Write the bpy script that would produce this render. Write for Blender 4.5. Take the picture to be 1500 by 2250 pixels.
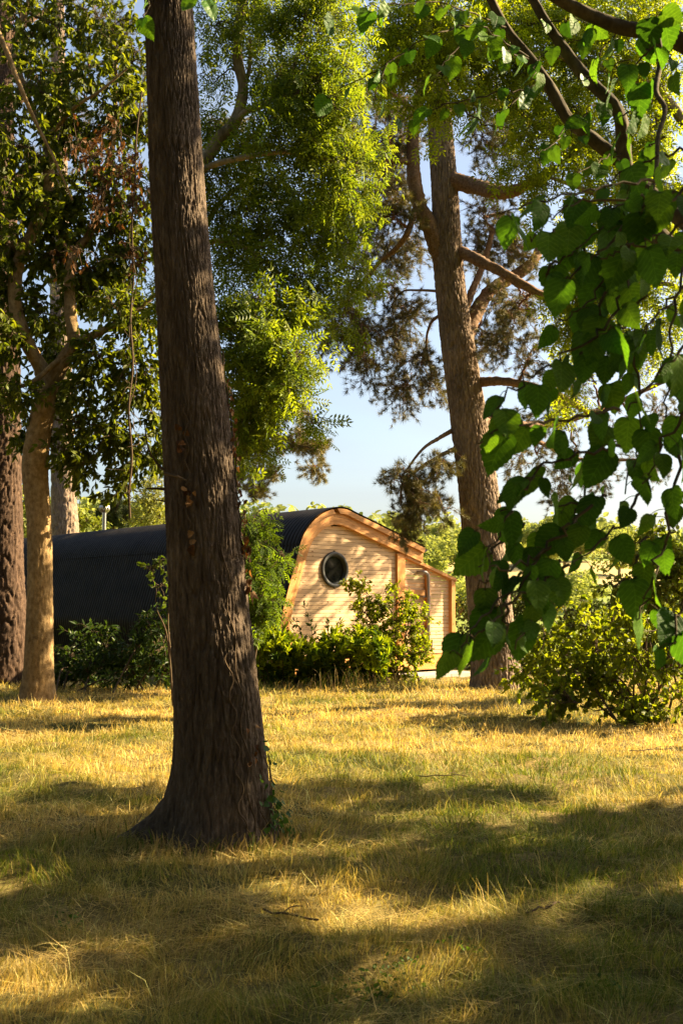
import bpy, math, random
import numpy as np
from mathutils import Vector, Matrix

R = math.radians
for _o in list(bpy.data.objects):
    bpy.data.objects.remove(_o)
scene = bpy.context.scene
COL = scene.collection

# ------------------------------------------------------------------ camera, sky, sun, exposure
EYE = 1.5                                   # eye height above the lawn
FPX = 2350.0                                # focal length in photograph pixels (1500 x 2250)
PITCH = math.atan(200 / FPX)
cam_data = bpy.data.cameras.new('camera')
cam = bpy.data.objects.new('camera', cam_data)
COL.objects.link(cam)
cam.location = (0, 0, EYE)
cam.rotation_euler = (R(90) + PITCH, 0, 0)
cam_data.sensor_fit = 'VERTICAL'
cam_data.sensor_height = 36.0
cam_data.sensor_width = 24.0
cam_data.lens = 36.0 * FPX / 2250.0
cam_data.clip_start = 0.05
cam_data.clip_end = 6000
cam_data.dof.use_dof = True
cam_data.dof.focus_distance = 15.0
cam_data.dof.aperture_fstop = 9.0
scene.camera = cam

SUN_EL, SUN_AZ = 30.0, 17.5                  # azimuth measured from +X (right) towards +Y (away)
world = bpy.data.worlds.new('World')
scene.world = world
world.use_nodes = True
wn = world.node_tree
wn.nodes.clear()
w_out = wn.nodes.new('ShaderNodeOutputWorld')
w_bg = wn.nodes.new('ShaderNodeBackground')
w_sky = wn.nodes.new('ShaderNodeTexSky')
w_sky.sky_type = 'NISHITA'
w_sky.sun_disc = False
w_sky.sun_elevation = R(SUN_EL)
w_sky.sun_rotation = R(90 - SUN_AZ)
w_sky.air_density = 1.0
w_sky.dust_density = 3.2
w_sky.ozone_density = 1.0
w_bg.inputs['Strength'].default_value = 0.05
w_tc = wn.nodes.new('ShaderNodeTexCoord'); w_mp = wn.nodes.new('ShaderNodeMapping')          # thin high cloud over the whole sky
w_mp.inputs['Scale'].default_value = (1.0, 1.0, 5.0); w_mp.inputs['Rotation'].default_value = (0.12, 0.2, 0.4)
w_no = wn.nodes.new('ShaderNodeTexNoise'); w_no.inputs['Scale'].default_value = 2.6; w_no.inputs['Detail'].default_value = 8.0; w_no.inputs['Roughness'].default_value = 0.55; w_no.inputs['Distortion'].default_value = 0.7
w_mr = wn.nodes.new('ShaderNodeMapRange'); w_mr.inputs[1].default_value = 0.42; w_mr.inputs[2].default_value = 0.8; w_mr.inputs[3].default_value = 0.12; w_mr.inputs[4].default_value = 0.6
w_mx = wn.nodes.new('ShaderNodeMix'); w_mx.data_type = 'RGBA'; w_mx.inputs[7].default_value = (2.6, 2.75, 2.9, 1)
wn.links.new(w_tc.outputs['Generated'], w_mp.inputs[0]); wn.links.new(w_mp.outputs[0], w_no.inputs['Vector']); wn.links.new(w_no.outputs[0], w_mr.inputs[0])
wn.links.new(w_mr.outputs[0], w_mx.inputs[0]); wn.links.new(w_sky.outputs[0], w_mx.inputs[6]); wn.links.new(w_mx.outputs[2], w_bg.inputs['Color'])
wn.links.new(w_bg.outputs[0], w_out.inputs['Surface'])

sun_data = bpy.data.lights.new('sun', 'SUN')
sun = bpy.data.objects.new('sun', sun_data)
COL.objects.link(sun)
sun_data.energy = 5.0
sun_data.angle = R(0.53)
sun_data.color = (1.0, 0.79, 0.47)
_sd = Vector((math.cos(R(SUN_EL)) * math.cos(R(SUN_AZ)), math.cos(R(SUN_EL)) * math.sin(R(SUN_AZ)), math.sin(R(SUN_EL))))
sun.rotation_euler = _sd.to_track_quat('Z', 'Y').to_euler()
sun.location = (30, 5, 30)

scene.view_settings.view_transform = 'Standard'
scene.view_settings.look = 'None'
scene.view_settings.exposure = 2.45
scene.view_settings.gamma = 1.0
scene.render.engine = 'CYCLES'
cy = scene.cycles
cy.use_denoising = True
cy.max_bounces = 7
cy.diffuse_bounces = 4
cy.glossy_bounces = 2
cy.transmission_bounces = 4
cy.transparent_max_bounces = 4
cy.sample_clamp_indirect = 6.0
cy.caustics_reflective = False
cy.caustics_refractive = False


# ------------------------------------------------------------------ helpers
def at(px, py, Y):
    """World point at distance Y along +Y seen at photograph pixel (px, py)."""
    dx = (px - 750) / FPX
    dz = (1125 - py) / FPX
    d = np.array([dx, math.cos(PITCH) - dz * math.sin(PITCH), math.sin(PITCH) + dz * math.cos(PITCH)])
    return np.array([0, 0, EYE]) + d * (Y / d[1])


def unit(v):
    v = np.asarray(v, float)
    return v / (np.linalg.norm(v, axis=-1, keepdims=True) + 1e-9)


_rp = np.random.default_rng(7)
PERM = np.concatenate([_rp.permutation(512)] * 3)
GRA = _rp.uniform(0, 2 * np.pi, 512)


def perlin(x, y, per=None):
    x = np.asarray(x, float); y = np.asarray(y, float)
    xi = np.floor(x).astype(int); yi = np.floor(y).astype(int)
    xf = x - xi; yf = y - yi
    def g(ix, iy, fx, fy):
        if per: ix = ix % per
        h = PERM[(PERM[ix % 512] + iy) % 512]
        a = GRA[h]
        return np.cos(a) * fx + np.sin(a) * fy
    u = xf * xf * xf * (xf * (xf * 6 - 15) + 10)
    v = yf * yf * yf * (yf * (yf * 6 - 15) + 10)
    a = g(xi, yi, xf, yf); b = g(xi + 1, yi, xf - 1, yf)
    c = g(xi, yi + 1, xf, yf - 1); d = g(xi + 1, yi + 1, xf - 1, yf - 1)
    return 1.5 * ((a + (b - a) * u) * (1 - v) + (c + (d - c) * u) * v)


def sstep(a, b, x):
    t = np.clip((np.asarray(x, float) - a) / (b - a), 0, 1)
    return t * t * (3 - 2 * t)


def catmull(pts, per=6):
    P = np.asarray(pts, float)
    if len(P) < 3:
        t = np.linspace(0, 1, per + 1)[:, None]
        return P[0] * (1 - t) + P[-1] * t
    Q = np.vstack([2 * P[0] - P[1], P, 2 * P[-1] - P[-2]])
    out = []
    for i in range(1, len(Q) - 2):
        t = np.linspace(0, 1, per, endpoint=False)[:, None]
        p0, p1, p2, p3 = Q[i - 1], Q[i], Q[i + 1], Q[i + 2]
        out.append(0.5 * ((2 * p1) + (-p0 + p2) * t + (2 * p0 - 5 * p1 + 4 * p2 - p3) * t ** 2 + (-p0 + 3 * p1 - 3 * p2 + p3) * t ** 3))
    out.append(P[-1:])
    return np.vstack(out)


def tube_vf(P, rad, n=6, cap=True):
    P = np.asarray(P, float); m = len(P)
    rad = np.broadcast_to(np.asarray(rad, float), (m,))
    T = unit(np.gradient(P, axis=0))
    mean = unit(P[-1] - P[0])
    ref = np.array([0, 0, 1.0]) if abs(mean[2]) < 0.8 else np.array([1.0, 0.1, 0])
    N = unit(np.cross(T, ref)); B = np.cross(T, N)
    a = np.linspace(0, 2 * np.pi, n, endpoint=False)
    V = P[:, None, :] + rad[:, None, None] * (np.cos(a)[None, :, None] * N[:, None, :] + np.sin(a)[None, :, None] * B[:, None, :])
    V = V.reshape(-1, 3)
    i = np.arange(m - 1)[:, None] * n; j = np.arange(n)[None, :]; k = (np.arange(n)[None, :] + 1) % n
    F = np.stack([i + j, i + k, i + n + k, i + n + j], -1).reshape(-1, 4)
    return V, F


class Geo:
    """Collects vertices, faces and a per-vertex colour; build() links them as one mesh object."""
    def __init__(s):
        s.V = []; s.F3 = []; s.F4 = []; s.C = []; s.n = 0
    def add(s, V, F, col=(1, 1, 1)):
        V = np.asarray(V, float); F = np.asarray(F, int)
        (s.F3 if F.shape[1] == 3 else s.F4).append(F + s.n)
        s.V.append(V)
        c = np.asarray(col, float)
        s.C.append(np.broadcast_to(c, (len(V), 3)) if c.ndim == 1 else c)
        s.n += len(V)
    def tube(s, P, rad, n=6, col=(1, 1, 1)):
        V, F = tube_vf(P, rad, n); s.add(V, F, col)
    def box(s, x0, x1, y0, y1, z0, z1, M=None, col=(1, 1, 1)):
        V = np.array([[x, y, z] for z in (z0, z1) for y in (y0, y1) for x in (x0, x1)], float)
        F = [[0, 2, 3, 1], [4, 5, 7, 6], [0, 1, 5, 4], [2, 6, 7, 3], [0, 4, 6, 2], [1, 3, 7, 5]]
        if M is not None: V = M(V)
        s.add(V, F, col)
    def mesh(s, name, off=(0, 0, 0), smooth=False):
        me = bpy.data.meshes.new(name)
        V = np.vstack(s.V) - np.asarray(off)
        F3 = np.vstack(s.F3) if s.F3 else np.zeros((0, 3), int)
        F4 = np.vstack(s.F4) if s.F4 else np.zeros((0, 4), int)
        me.vertices.add(len(V)); me.vertices.foreach_set('co', V.astype(np.float32).ravel())
        loops = np.concatenate([F3.ravel(), F4.ravel()]).astype(np.int32)
        me.loops.add(len(loops)); me.loops.foreach_set('vertex_index', loops)
        st = np.concatenate([np.arange(len(F3)) * 3, len(F3) * 3 + np.arange(len(F4)) * 4]).astype(np.int32)
        me.polygons.add(len(st)); me.polygons.foreach_set('loop_start', st)
        me.update(calc_edges=True)
        ca = me.color_attributes.new('Col', 'FLOAT_COLOR', 'POINT')
        C = np.vstack(s.C); C = np.hstack([C, np.ones((len(C), 1))]).astype(np.float32)
        ca.data.foreach_set('color', C.ravel())
        me.polygons.foreach_set('use_smooth', np.full(len(st), bool(smooth)))
        return me
    def build(s, name, mat, parent=None, smooth=False, kind=None, label=None):
        off = ORG.get(parent.name, (0, 0, 0)) if parent else (0, 0, 0)
        me = s.mesh(name, off, smooth)
        me.materials.append(mat)
        o = bpy.data.objects.new(name, me)
        COL.objects.link(o)
        if parent:
            o.parent = parent; ORG[o.name] = off
        if kind: o['kind'] = kind
        if label: o['label'] = label
        return o


ORG = {}


def thing(name, label, cat, loc=(0, 0, 0), group=None):
    o = bpy.data.objects.new(name, None)
    COL.objects.link(o)
    o.location = tuple(float(v) for v in loc)
    o.empty_display_size = 0.2
    o['label'] = label; o['category'] = cat
    if group: o['group'] = group
    ORG[o.name] = np.asarray(loc, float)
    return o


def tag(o, label=None, cat=None, group=None, kind=None):
    if label: o['label'] = label
    if cat: o['category'] = cat
    if group: o['group'] = group
    if kind: o['kind'] = kind
    return o


# ------------------------------------------------------------------ materials
def new_mat(name):
    m = bpy.data.materials.new(name); m.use_nodes = True
    nt = m.node_tree; nt.nodes.clear()
    out = nt.nodes.new('ShaderNodeOutputMaterial')
    return m, nt, out


def N(nt, t, **kw):
    n = nt.nodes.new(t)
    for k, v in kw.items():
        if k in n.inputs: n.inputs[k].default_value = v
        else: setattr(n, k, v)
    return n


def ramp(nt, stops):
    r = nt.nodes.new('ShaderNodeValToRGB')
    e = r.color_ramp.elements
    while len(e) < len(stops): e.new(0.5)
    for i, (p, c) in enumerate(stops):
        e[i].position = p; e[i].color = (*c, 1)
    return r


def leaf_mat(name, trans=0.45, tint=(1.25, 1.15, 0.45), rough=0.5, spec=0.18):
    m, nt, out = new_mat(name)
    a = N(nt, 'ShaderNodeVertexColor', layer_name='Col')
    p = N(nt, 'ShaderNodeBsdfPrincipled', Roughness=rough)
    p.inputs['Specular IOR Level'].default_value = spec
    t = N(nt, 'ShaderNodeBsdfTranslucent')
    mul = N(nt, 'ShaderNodeMix', data_type='RGBA', blend_type='MULTIPLY')
    mul.inputs[0].default_value = 1.0
    mul.inputs[7].default_value = (*tint, 1)
    mx = N(nt, 'ShaderNodeMixShader'); mx.inputs[0].default_value = trans
    nt.links.new(a.outputs[0], p.inputs['Base Color'])
    nt.links.new(a.outputs[0], mul.inputs[6])
    nt.links.new(mul.outputs[2], t.inputs['Color'])
    nt.links.new(p.outputs[0], mx.inputs[1]); nt.links.new(t.outputs[0], mx.inputs[2])
    nt.links.new(mx.outputs[0], out.inputs['Surface'])
    return m


def veined_leaf_mat(name, trans=0.35, tint=(1.2, 1.25, 0.3)):
    m = leaf_mat(name, trans, tint, rough=0.55, spec=0.1)
    nt = m.node_tree; L = nt.links.new
    p = [n for n in nt.nodes if n.type == 'BSDF_PRINCIPLED'][0]; a = [n for n in nt.nodes if n.type == 'VERTEX_COLOR'][0]
    tc = N(nt, 'ShaderNodeTexCoord'); sx = N(nt, 'ShaderNodeSeparateXYZ'); L(tc.outputs['Object'], sx.inputs[0])
    ab = N(nt, 'ShaderNodeMath', operation='ABSOLUTE'); L(sx.outputs['Y'], ab.inputs[0])
    mu = N(nt, 'ShaderNodeMath', operation='MULTIPLY_ADD'); L(ab.outputs[0], mu.inputs[0]); mu.inputs[1].default_value = -0.75; L(sx.outputs['X'], mu.inputs[2])
    w = N(nt, 'ShaderNodeMath', operation='MULTIPLY'); L(mu.outputs[0], w.inputs[0]); w.inputs[1].default_value = 46.0
    si = N(nt, 'ShaderNodeMath', operation='SINE'); L(w.outputs[0], si.inputs[0])
    pw = N(nt, 'ShaderNodeMapRange'); L(si.outputs[0], pw.inputs[0]); pw.inputs[1].default_value = 0.75; pw.inputs[2].default_value = 1.0
    md = N(nt, 'ShaderNodeMapRange'); L(ab.outputs[0], md.inputs[0]); md.inputs[1].default_value = 0.0; md.inputs[2].default_value = 0.02; md.inputs[3].default_value = 1.0; md.inputs[4].default_value = 0.0
    mx = N(nt, 'ShaderNodeMath', operation='MAXIMUM'); L(pw.outputs[0], mx.inputs[0]); L(md.outputs[0], mx.inputs[1])
    no = N(nt, 'ShaderNodeTexNoise', Scale=7.0, Detail=4.0); L(tc.outputs['Object'], no.inputs['Vector'])
    sm = N(nt, 'ShaderNodeMath', operation='MULTIPLY_ADD'); L(mx.outputs[0], sm.inputs[0]); sm.inputs[1].default_value = -0.5; L(no.outputs[0], sm.inputs[2])
    b = N(nt, 'ShaderNodeBump', Strength=0.7, Distance=0.004); L(sm.outputs[0], b.inputs['Height']); L(b.outputs[0], p.inputs['Normal'])
    oi = N(nt, 'ShaderNodeObjectInfo'); hv = N(nt, 'ShaderNodeMapRange'); L(oi.outputs['Random'], hv.inputs[0]); hv.inputs[3].default_value = 0.75; hv.inputs[4].default_value = 1.35
    cr = ramp(nt, [(0.35, (0.8, 0.82, 0.8)), (0.65, (1.15, 1.12, 1.0))]); L(no.outputs[0], cr.inputs[0])
    m1 = N(nt, 'ShaderNodeMix', data_type='RGBA', blend_type='MULTIPLY'); m1.inputs[0].default_value = 1.0; L(a.outputs[0], m1.inputs[6]); L(cr.outputs[0], m1.inputs[7])
    m2 = N(nt, 'ShaderNodeMix', data_type='RGBA', blend_type='MULTIPLY'); m2.inputs[0].default_value = 1.0; L(m1.outputs[2], m2.inputs[6]); L(hv.outputs[0], m2.inputs[7])
    m3 = N(nt, 'ShaderNodeMix', data_type='RGBA'); L(mx.outputs[0], m3.inputs[0]); L(m2.outputs[2], m3.inputs[6])
    m4 = N(nt, 'ShaderNodeMix', data_type='RGBA', blend_type='MULTIPLY'); m4.inputs[0].default_value = 1.0; L(m2.outputs[2], m4.inputs[6]); m4.inputs[7].default_value = (1.6, 1.45, 1.5, 1); L(m4.outputs[2], m3.inputs[7])
    L(m3.outputs[2], p.inputs['Base Color'])
    for n in nt.nodes:
        if n.type == 'MIX' and n.blend_type == 'MULTIPLY' and tuple(round(v, 2) for v in n.inputs[7].default_value[:3]) == tuple(round(v, 2) for v in tint): L(m3.outputs[2], n.inputs[6])
    return m


def bark_mat(name, c_dark, c_mid, c_light, sc=(14, 14, 2.2), bump=0.5, rough=0.9, dist=0.012):
    m, nt, out = new_mat(name)
    tc = N(nt, 'ShaderNodeTexCoord'); mp = N(nt, 'ShaderNodeMapping')
    mp.inputs['Scale'].default_value = sc
    n1 = N(nt, 'ShaderNodeTexNoise', Scale=2.2, Detail=8.0, Roughness=0.65)
    n2 = N(nt, 'ShaderNodeTexNoise', Scale=1.3, Detail=3.0)
    n3 = N(nt, 'ShaderNodeTexNoise', Scale=60.0, Detail=4.0)
    cr = ramp(nt, [(0.3, c_dark), (0.52, c_mid), (0.72, c_light)])
    mxf = N(nt, 'ShaderNodeMix', data_type='RGBA', blend_type='MULTIPLY'); mxf.inputs[0].default_value = 0.6
    cr2 = ramp(nt, [(0.3, (0.55, 0.55, 0.55)), (0.7, (1.25, 1.2, 1.15))])
    p = N(nt, 'ShaderNodeBsdfPrincipled', Roughness=rough)
    p.inputs['Specular IOR Level'].default_value = 0.15
    b = N(nt, 'ShaderNodeBump', Strength=bump, Distance=dist)
    L = nt.links.new
    L(tc.outputs['Object'], mp.inputs[0]); L(mp.outputs[0], n1.inputs['Vector'])
    L(tc.outputs['Object'], n2.inputs['Vector']); L(tc.outputs['Object'], n3.inputs['Vector'])
    L(n1.outputs[0], cr.inputs[0]); L(n2.outputs[0], cr2.inputs[0])
    L(cr.outputs[0], mxf.inputs[6]); L(cr2.outputs[0], mxf.inputs[7])
    L(mxf.outputs[2], p.inputs['Base Color'])
    ad = N(nt, 'ShaderNodeMath', operation='ADD')
    L(n1.outputs[0], ad.inputs[0]); L(n3.outputs[0], ad.inputs[1])
    L(ad.outputs[0], b.inputs['Height']); L(b.outputs[0], p.inputs['Normal'])
    L(p.outputs[0], out.inputs['Surface'])
    return m


def wood_mat(name, c1, c2, knot=True, axis='u', rough=0.6):
    """Sawn softwood; grain runs along object X (u), Y or Z."""
    m, nt, out = new_mat(name)
    L = nt.links.new
    tc = N(nt, 'ShaderNodeTexCoord'); mp = N(nt, 'ShaderNodeMapping')
    mp.inputs['Scale'].default_value = {'u': (1.2, 22, 22), 'z': (22, 22, 1.2)}[axis]
    oi = N(nt, 'ShaderNodeObjectInfo')
    vm = N(nt, 'ShaderNodeVectorMath', operation='ADD')
    sc_ = N(nt, 'ShaderNodeMath', operation='MULTIPLY'); sc_.inputs[1].default_value = 37.0
    L(oi.outputs['Random'], sc_.inputs[0])
    L(tc.outputs['Object'], vm.inputs[0]); L(sc_.outputs[0], vm.inputs[1])
    L(vm.outputs[0], mp.inputs[0])
    n1 = N(nt, 'ShaderNodeTexNoise', Scale=1.6, Detail=6.0, Roughness=0.6, Distortion=0.6)
    L(mp.outputs[0], n1.inputs['Vector'])
    cr = ramp(nt, [(0.3, c1), (0.7, c2)])
    L(n1.outputs[0], cr.inputs[0])
    col = cr.outputs[0]
    # plank to plank tone
    mr = N(nt, 'ShaderNodeMapRange'); mr.inputs[3].default_value = 0.8; mr.inputs[4].default_value = 1.15
    L(oi.outputs['Random'], mr.inputs[0])
    mu = N(nt, 'ShaderNodeMix', data_type='RGBA', blend_type='MULTIPLY'); mu.inputs[0].default_value = 1.0
    L(col, mu.inputs[6]); L(mr.outputs[0], mu.inputs[7]); col = mu.outputs[2]
    if knot:
        mk = N(nt, 'ShaderNodeMapping'); mk.inputs['Scale'].default_value = (4.2, 9, 9) if axis == 'u' else (9, 9, 4.2)
        L(vm.outputs[0], mk.inputs[0])
        vo = N(nt, 'ShaderNodeTexVoronoi', Scale=1.0); L(mk.outputs[0], vo.inputs['Vector'])
        kr = ramp(nt, [(0.06, (1, 1, 1)), (0.16, (0, 0, 0))]); L(vo.outputs['Distance'], kr.inputs[0])
        km = N(nt, 'ShaderNodeMix', data_type='RGBA'); L(kr.outputs[0], km.inputs[0])
        L(col, km.inputs[6]); km.inputs[7].default_value = (c1[0] * 0.35, c1[1] * 0.28, c1[2] * 0.2, 1)
        col = km.outputs[2]
    p = N(nt, 'ShaderNodeBsdfPrincipled', Roughness=rough); p.inputs['Specular IOR Level'].default_value = 0.25
    L(col, p.inputs['Base Color'])
    b = N(nt, 'ShaderNodeBump', Strength=0.25, Distance=0.004); L(n1.outputs[0], b.inputs['Height']); L(b.outputs[0], p.inputs['Normal'])
    L(p.outputs[0], out.inputs['Surface'])
    return m


def plain_mat(name, c, rough=0.5, metal=0.0, spec=0.4, var=0.15, scale=6.0, bump=0.0):
    m, nt, out = new_mat(name)
    L = nt.links.new
    tc = N(nt, 'ShaderNodeTexCoord')
    n1 = N(nt, 'ShaderNodeTexNoise', Scale=scale, Detail=5.0, Roughness=0.6); L(tc.outputs['Object'], n1.inputs['Vector'])
    cr = ramp(nt, [(0.3, tuple(v * (1 - var) for v in c)), (0.7, tuple(v * (1 + var) for v in c))]); L(n1.outputs[0], cr.inputs[0])
    p = N(nt, 'ShaderNodeBsdfPrincipled', Roughness=rough, Metallic=metal); p.inputs['Specular IOR Level'].default_value = spec
    L(cr.outputs[0], p.inputs['Base Color'])
    if bump:
        b = N(nt, 'ShaderNodeBump', Strength=bump, Distance=0.01); L(n1.outputs[0], b.inputs['Height']); L(b.outputs[0], p.inputs['Normal'])
    L(p.outputs[0], out.inputs['Surface'])
    return m


M_LEAF = leaf_mat('leaf_ash', 0.55, (1.5, 1.38, 0.32))
M_LEAF_SUNLIT = leaf_mat('leaf_ash_sunlit', 0.62, (1.55, 1.4, 0.32))  # more see-through ash leaf; sunlight on the right boughs is put into it
M_BROAD = leaf_mat('leaf_broad', 0.42, (1.25, 1.2, 0.4), rough=0.55)
M_LINDEN = leaf_mat('leaf_linden', 0.24, (1.2, 1.25, 0.3), rough=0.5, spec=0.15)
M_FAR = leaf_mat('leaf_far_hazy', 0.5, (1.3, 1.25, 0.6), rough=0.8, spec=0.1)  # far foliage; pale tint and translucency stand in for haze
M_LINDEN_LEAF = veined_leaf_mat('leaf_linden_veined', 0.5, (1.25, 1.25, 0.3))
M_LAUREL = leaf_mat('leaf_laurel', 0.4, (1.3, 1.2, 0.3), rough=0.45, spec=0.2)
M_NEEDLE = leaf_mat('pine_needles', 0.2, (1.2, 1.1, 0.5), rough=0.5)
M_DEAD = leaf_mat('dead_leaf', 0.3, (1.3, 1.0, 0.5), rough=0.7, spec=0.15)
M_GRASS = leaf_mat('grass_blades', 0.38, (1.2, 1.1, 0.6), rough=0.6, spec=0.2)
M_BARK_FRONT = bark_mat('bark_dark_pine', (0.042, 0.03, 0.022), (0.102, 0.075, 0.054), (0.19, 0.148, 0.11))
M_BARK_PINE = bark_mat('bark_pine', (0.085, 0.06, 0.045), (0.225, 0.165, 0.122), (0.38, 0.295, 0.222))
M_BARK_SHADED = bark_mat('bark_shaded_pine', (0.03, 0.018, 0.012), (0.07, 0.043, 0.029), (0.15, 0.097, 0.063))  # darkened pine bark; shade on the left-edge trunk is put into the colour
M_BARK_SMOOTH = bark_mat('bark_smooth', (0.13, 0.08, 0.035), (0.28, 0.185, 0.085), (0.40, 0.285, 0.15), sc=(7, 7, 5), bump=0.6, dist=0.012)
M_BARK_ASH = bark_mat('bark_ash', (0.12, 0.1, 0.06), (0.24, 0.19, 0.115), (0.36, 0.3, 0.19), sc=(8, 8, 3), bump=0.3, dist=0.006)
M_BARK_LIMB = bark_mat('bark_pine_limb', (0.09, 0.053, 0.034), (0.19, 0.118, 0.073), (0.30, 0.20, 0.13), sc=(12, 12, 12), bump=0.5)
M_BARK_LINDEN = bark_mat('bark_linden', (0.035, 0.028, 0.016), (0.085, 0.066, 0.038), (0.15, 0.125, 0.07), sc=(10, 10, 6), bump=0.4, dist=0.006)
M_TWIG = plain_mat('twig', (0.09, 0.062, 0.038), rough=0.85, spec=0.1, var=0.3)
M_TWIG_PINE = plain_mat('pine_twig', (0.15, 0.075, 0.042), rough=0.85, spec=0.1, var=0.3)
M_SHELL = plain_mat('black_corrugated_sheet', (0.0125, 0.0105, 0.0085), rough=0.5, metal=0.0, spec=0.14, var=0.55, scale=3.0)
M_LARCH = wood_mat('larch_boards', (0.53, 0.35, 0.195), (0.73, 0.515, 0.315))
M_ARCH = wood_mat('glulam_arch', (0.45, 0.2, 0.06), (0.62, 0.31, 0.1), knot=False, rough=0.5)
M_POST = wood_mat('oiled_posts', (0.47, 0.2, 0.055), (0.65, 0.31, 0.1), axis='z', rough=0.45)
M_RAIL = wood_mat('oiled_rails', (0.48, 0.21, 0.06), (0.66, 0.33, 0.11), rough=0.45)
M_MEMBRANE = plain_mat('dark_membrane', (0.05, 0.035, 0.025), rough=0.9, spec=0.1)
M_RING = plain_mat('anthracite_frame', (0.03, 0.032, 0.031), rough=0.5, var=0.08)
M_GREY = plain_mat('grey_pipe', (0.22, 0.2, 0.19), rough=0.45, var=0.1)
M_STEEL = plain_mat('brushed_steel', (0.55, 0.5, 0.45), rough=0.28, metal=1.0, var=0.1)
M_SLAB = plain_mat('concrete_slab', (0.36, 0.33, 0.29), rough=0.9, spec=0.1, var=0.2, bump=0.3)
M_SKID = plain_mat('dark_timber', (0.04, 0.03, 0.022), rough=0.9, spec=0.1)


def glass_mat():
    m, nt, out = new_mat('window_glass')
    p = N(nt, 'ShaderNodeBsdfPrincipled', Roughness=0.04)
    p.inputs['Base Color'].default_value = (0.012, 0.012, 0.011, 1)  # opaque near-black; the darkness of the room is painted into the pane
    p.inputs['Specular IOR Level'].default_value = 0.45
    nt.links.new(p.outputs[0], out.inputs['Surface'])
    return m


M_GLASS = glass_mat()


def ground_mat():
    m, nt, out = new_mat('dry_mown_lawn')
    L = nt.links.new
    tc = N(nt, 'ShaderNodeTexCoord')
    n1 = N(nt, 'ShaderNodeTexNoise', Scale=0.55, Detail=6.0, Roughness=0.6)
    n2 = N(nt, 'ShaderNodeTexNoise', Scale=45.0, Detail=5.0, Roughness=0.7)
    L(tc.outputs['Object'], n1.inputs['Vector']); L(tc.outputs['Object'], n2.inputs['Vector'])
    c1 = ramp(nt, [(0.38, (0.08, 0.09, 0.02)), (0.5, (0.2, 0.165, 0.06)), (0.62, (0.33, 0.25, 0.10))]); L(n1.outputs[0], c1.inputs[0])
    c2 = ramp(nt, [(0.35, (0.35, 0.33, 0.3)), (0.65, (1.15, 1.1, 1.0))]); L(n2.outputs[0], c2.inputs[0])
    mu = N(nt, 'ShaderNodeMix', data_type='RGBA', blend_type='MULTIPLY'); mu.inputs[0].default_value = 1.0
    L(c1.outputs[0], mu.inputs[6]); L(c2.outputs[0], mu.inputs[7])
    # beyond the lawn: meadow, then patchwork of fields on the hill
    sx = N(nt, 'ShaderNodeSeparateXYZ'); L(tc.outputs['Object'], sx.inputs[0])
    far = N(nt, 'ShaderNodeMapRange'); far.inputs[1].default_value = 24; far.inputs[2].default_value = 32; L(sx.outputs['Y'], far.inputs[0])
    mpf = N(nt, 'ShaderNodeMapping'); mpf.inputs['Scale'].default_value = (0.010, 0.013, 0.0); L(tc.outputs['Object'], mpf.inputs[0])
    vo = N(nt, 'ShaderNodeTexVoronoi', Scale=1.0); L(mpf.outputs[0], vo.inputs['Vector'])
    sep = N(nt, 'ShaderNodeSeparateColor'); L(vo.outputs['Color'], sep.inputs[0])
    cf = ramp(nt, [(0.0, (0.10, 0.15, 0.03)), (0.4, (0.16, 0.2, 0.04)), (0.6, (0.33, 0.28, 0.11)), (0.9, (0.4, 0.29, 0.14))]); L(sep.outputs[0], cf.inputs[0])
    near = N(nt, 'ShaderNodeMapRange'); near.inputs[1].default_value = 90; near.inputs[2].default_value = 130; L(sx.outputs['Y'], near.inputs[0])
    n3 = N(nt, 'ShaderNodeTexNoise', Scale=0.8, Detail=5.0); L(tc.outputs['Object'], n3.inputs['Vector'])
    cm = ramp(nt, [(0.35, (0.16, 0.21, 0.03)), (0.65, (0.28, 0.31, 0.06))]); L(n3.outputs[0], cm.inputs[0])
    m1 = N(nt, 'ShaderNodeMix', data_type='RGBA'); L(near.outputs[0], m1.inputs[0]); L(cm.outputs[0], m1.inputs[6]); L(cf.outputs[0], m1.inputs[7])
    m2 = N(nt, 'ShaderNodeMix', data_type='RGBA'); L(far.outputs[0], m2.inputs[0]); L(mu.outputs[2], m2.inputs[6]); L(m1.outputs[2], m2.inputs[7])
    p = N(nt, 'ShaderNodeBsdfPrincipled', Roughness=0.95); p.inputs['Specular IOR Level'].default_value = 0.1
    L(m2.outputs[2], p.inputs['Base Color'])
    b = N(nt, 'ShaderNodeBump', Strength=0.6, Distance=0.03); L(n2.outputs[0], b.inputs['Height']); L(b.outputs[0], p.inputs['Normal'])
    L(p.outputs[0], out.inputs['Surface'])
    return m


M_GROUND = ground_mat()


# ------------------------------------------------------------------ ground
def ground_z(x, y):
    x = np.asarray(x, float); y = np.asarray(y, float)
    near = 0.05 * perlin(x * 0.8 + 3, y * 0.9) + 0.04 * perlin(x * 1.9, y * 2.4 + 9) + 0.022 * perlin(x * 5.0 + 5, y * 6.0)
    near = near * (1 - sstep(24, 40, np.abs(y))) * (1 - sstep(20, 40, np.abs(x)))
    hill = sstep(110, 470, y) * (29 - 0.055 * np.clip(x, -300, 300) + 6 * perlin(x * 0.008 + 1.3, y * 0.006))
    dip = -1.2 * sstep(24, 60, y) * (1 - sstep(110, 200, y))
    return near + hill + dip


def graded(lims):
    out = []
    for a, b, st in lims:
        out.append(np.arange(a, b, st))
    out.append([lims[-1][1]])
    return np.concatenate(out)


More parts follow.
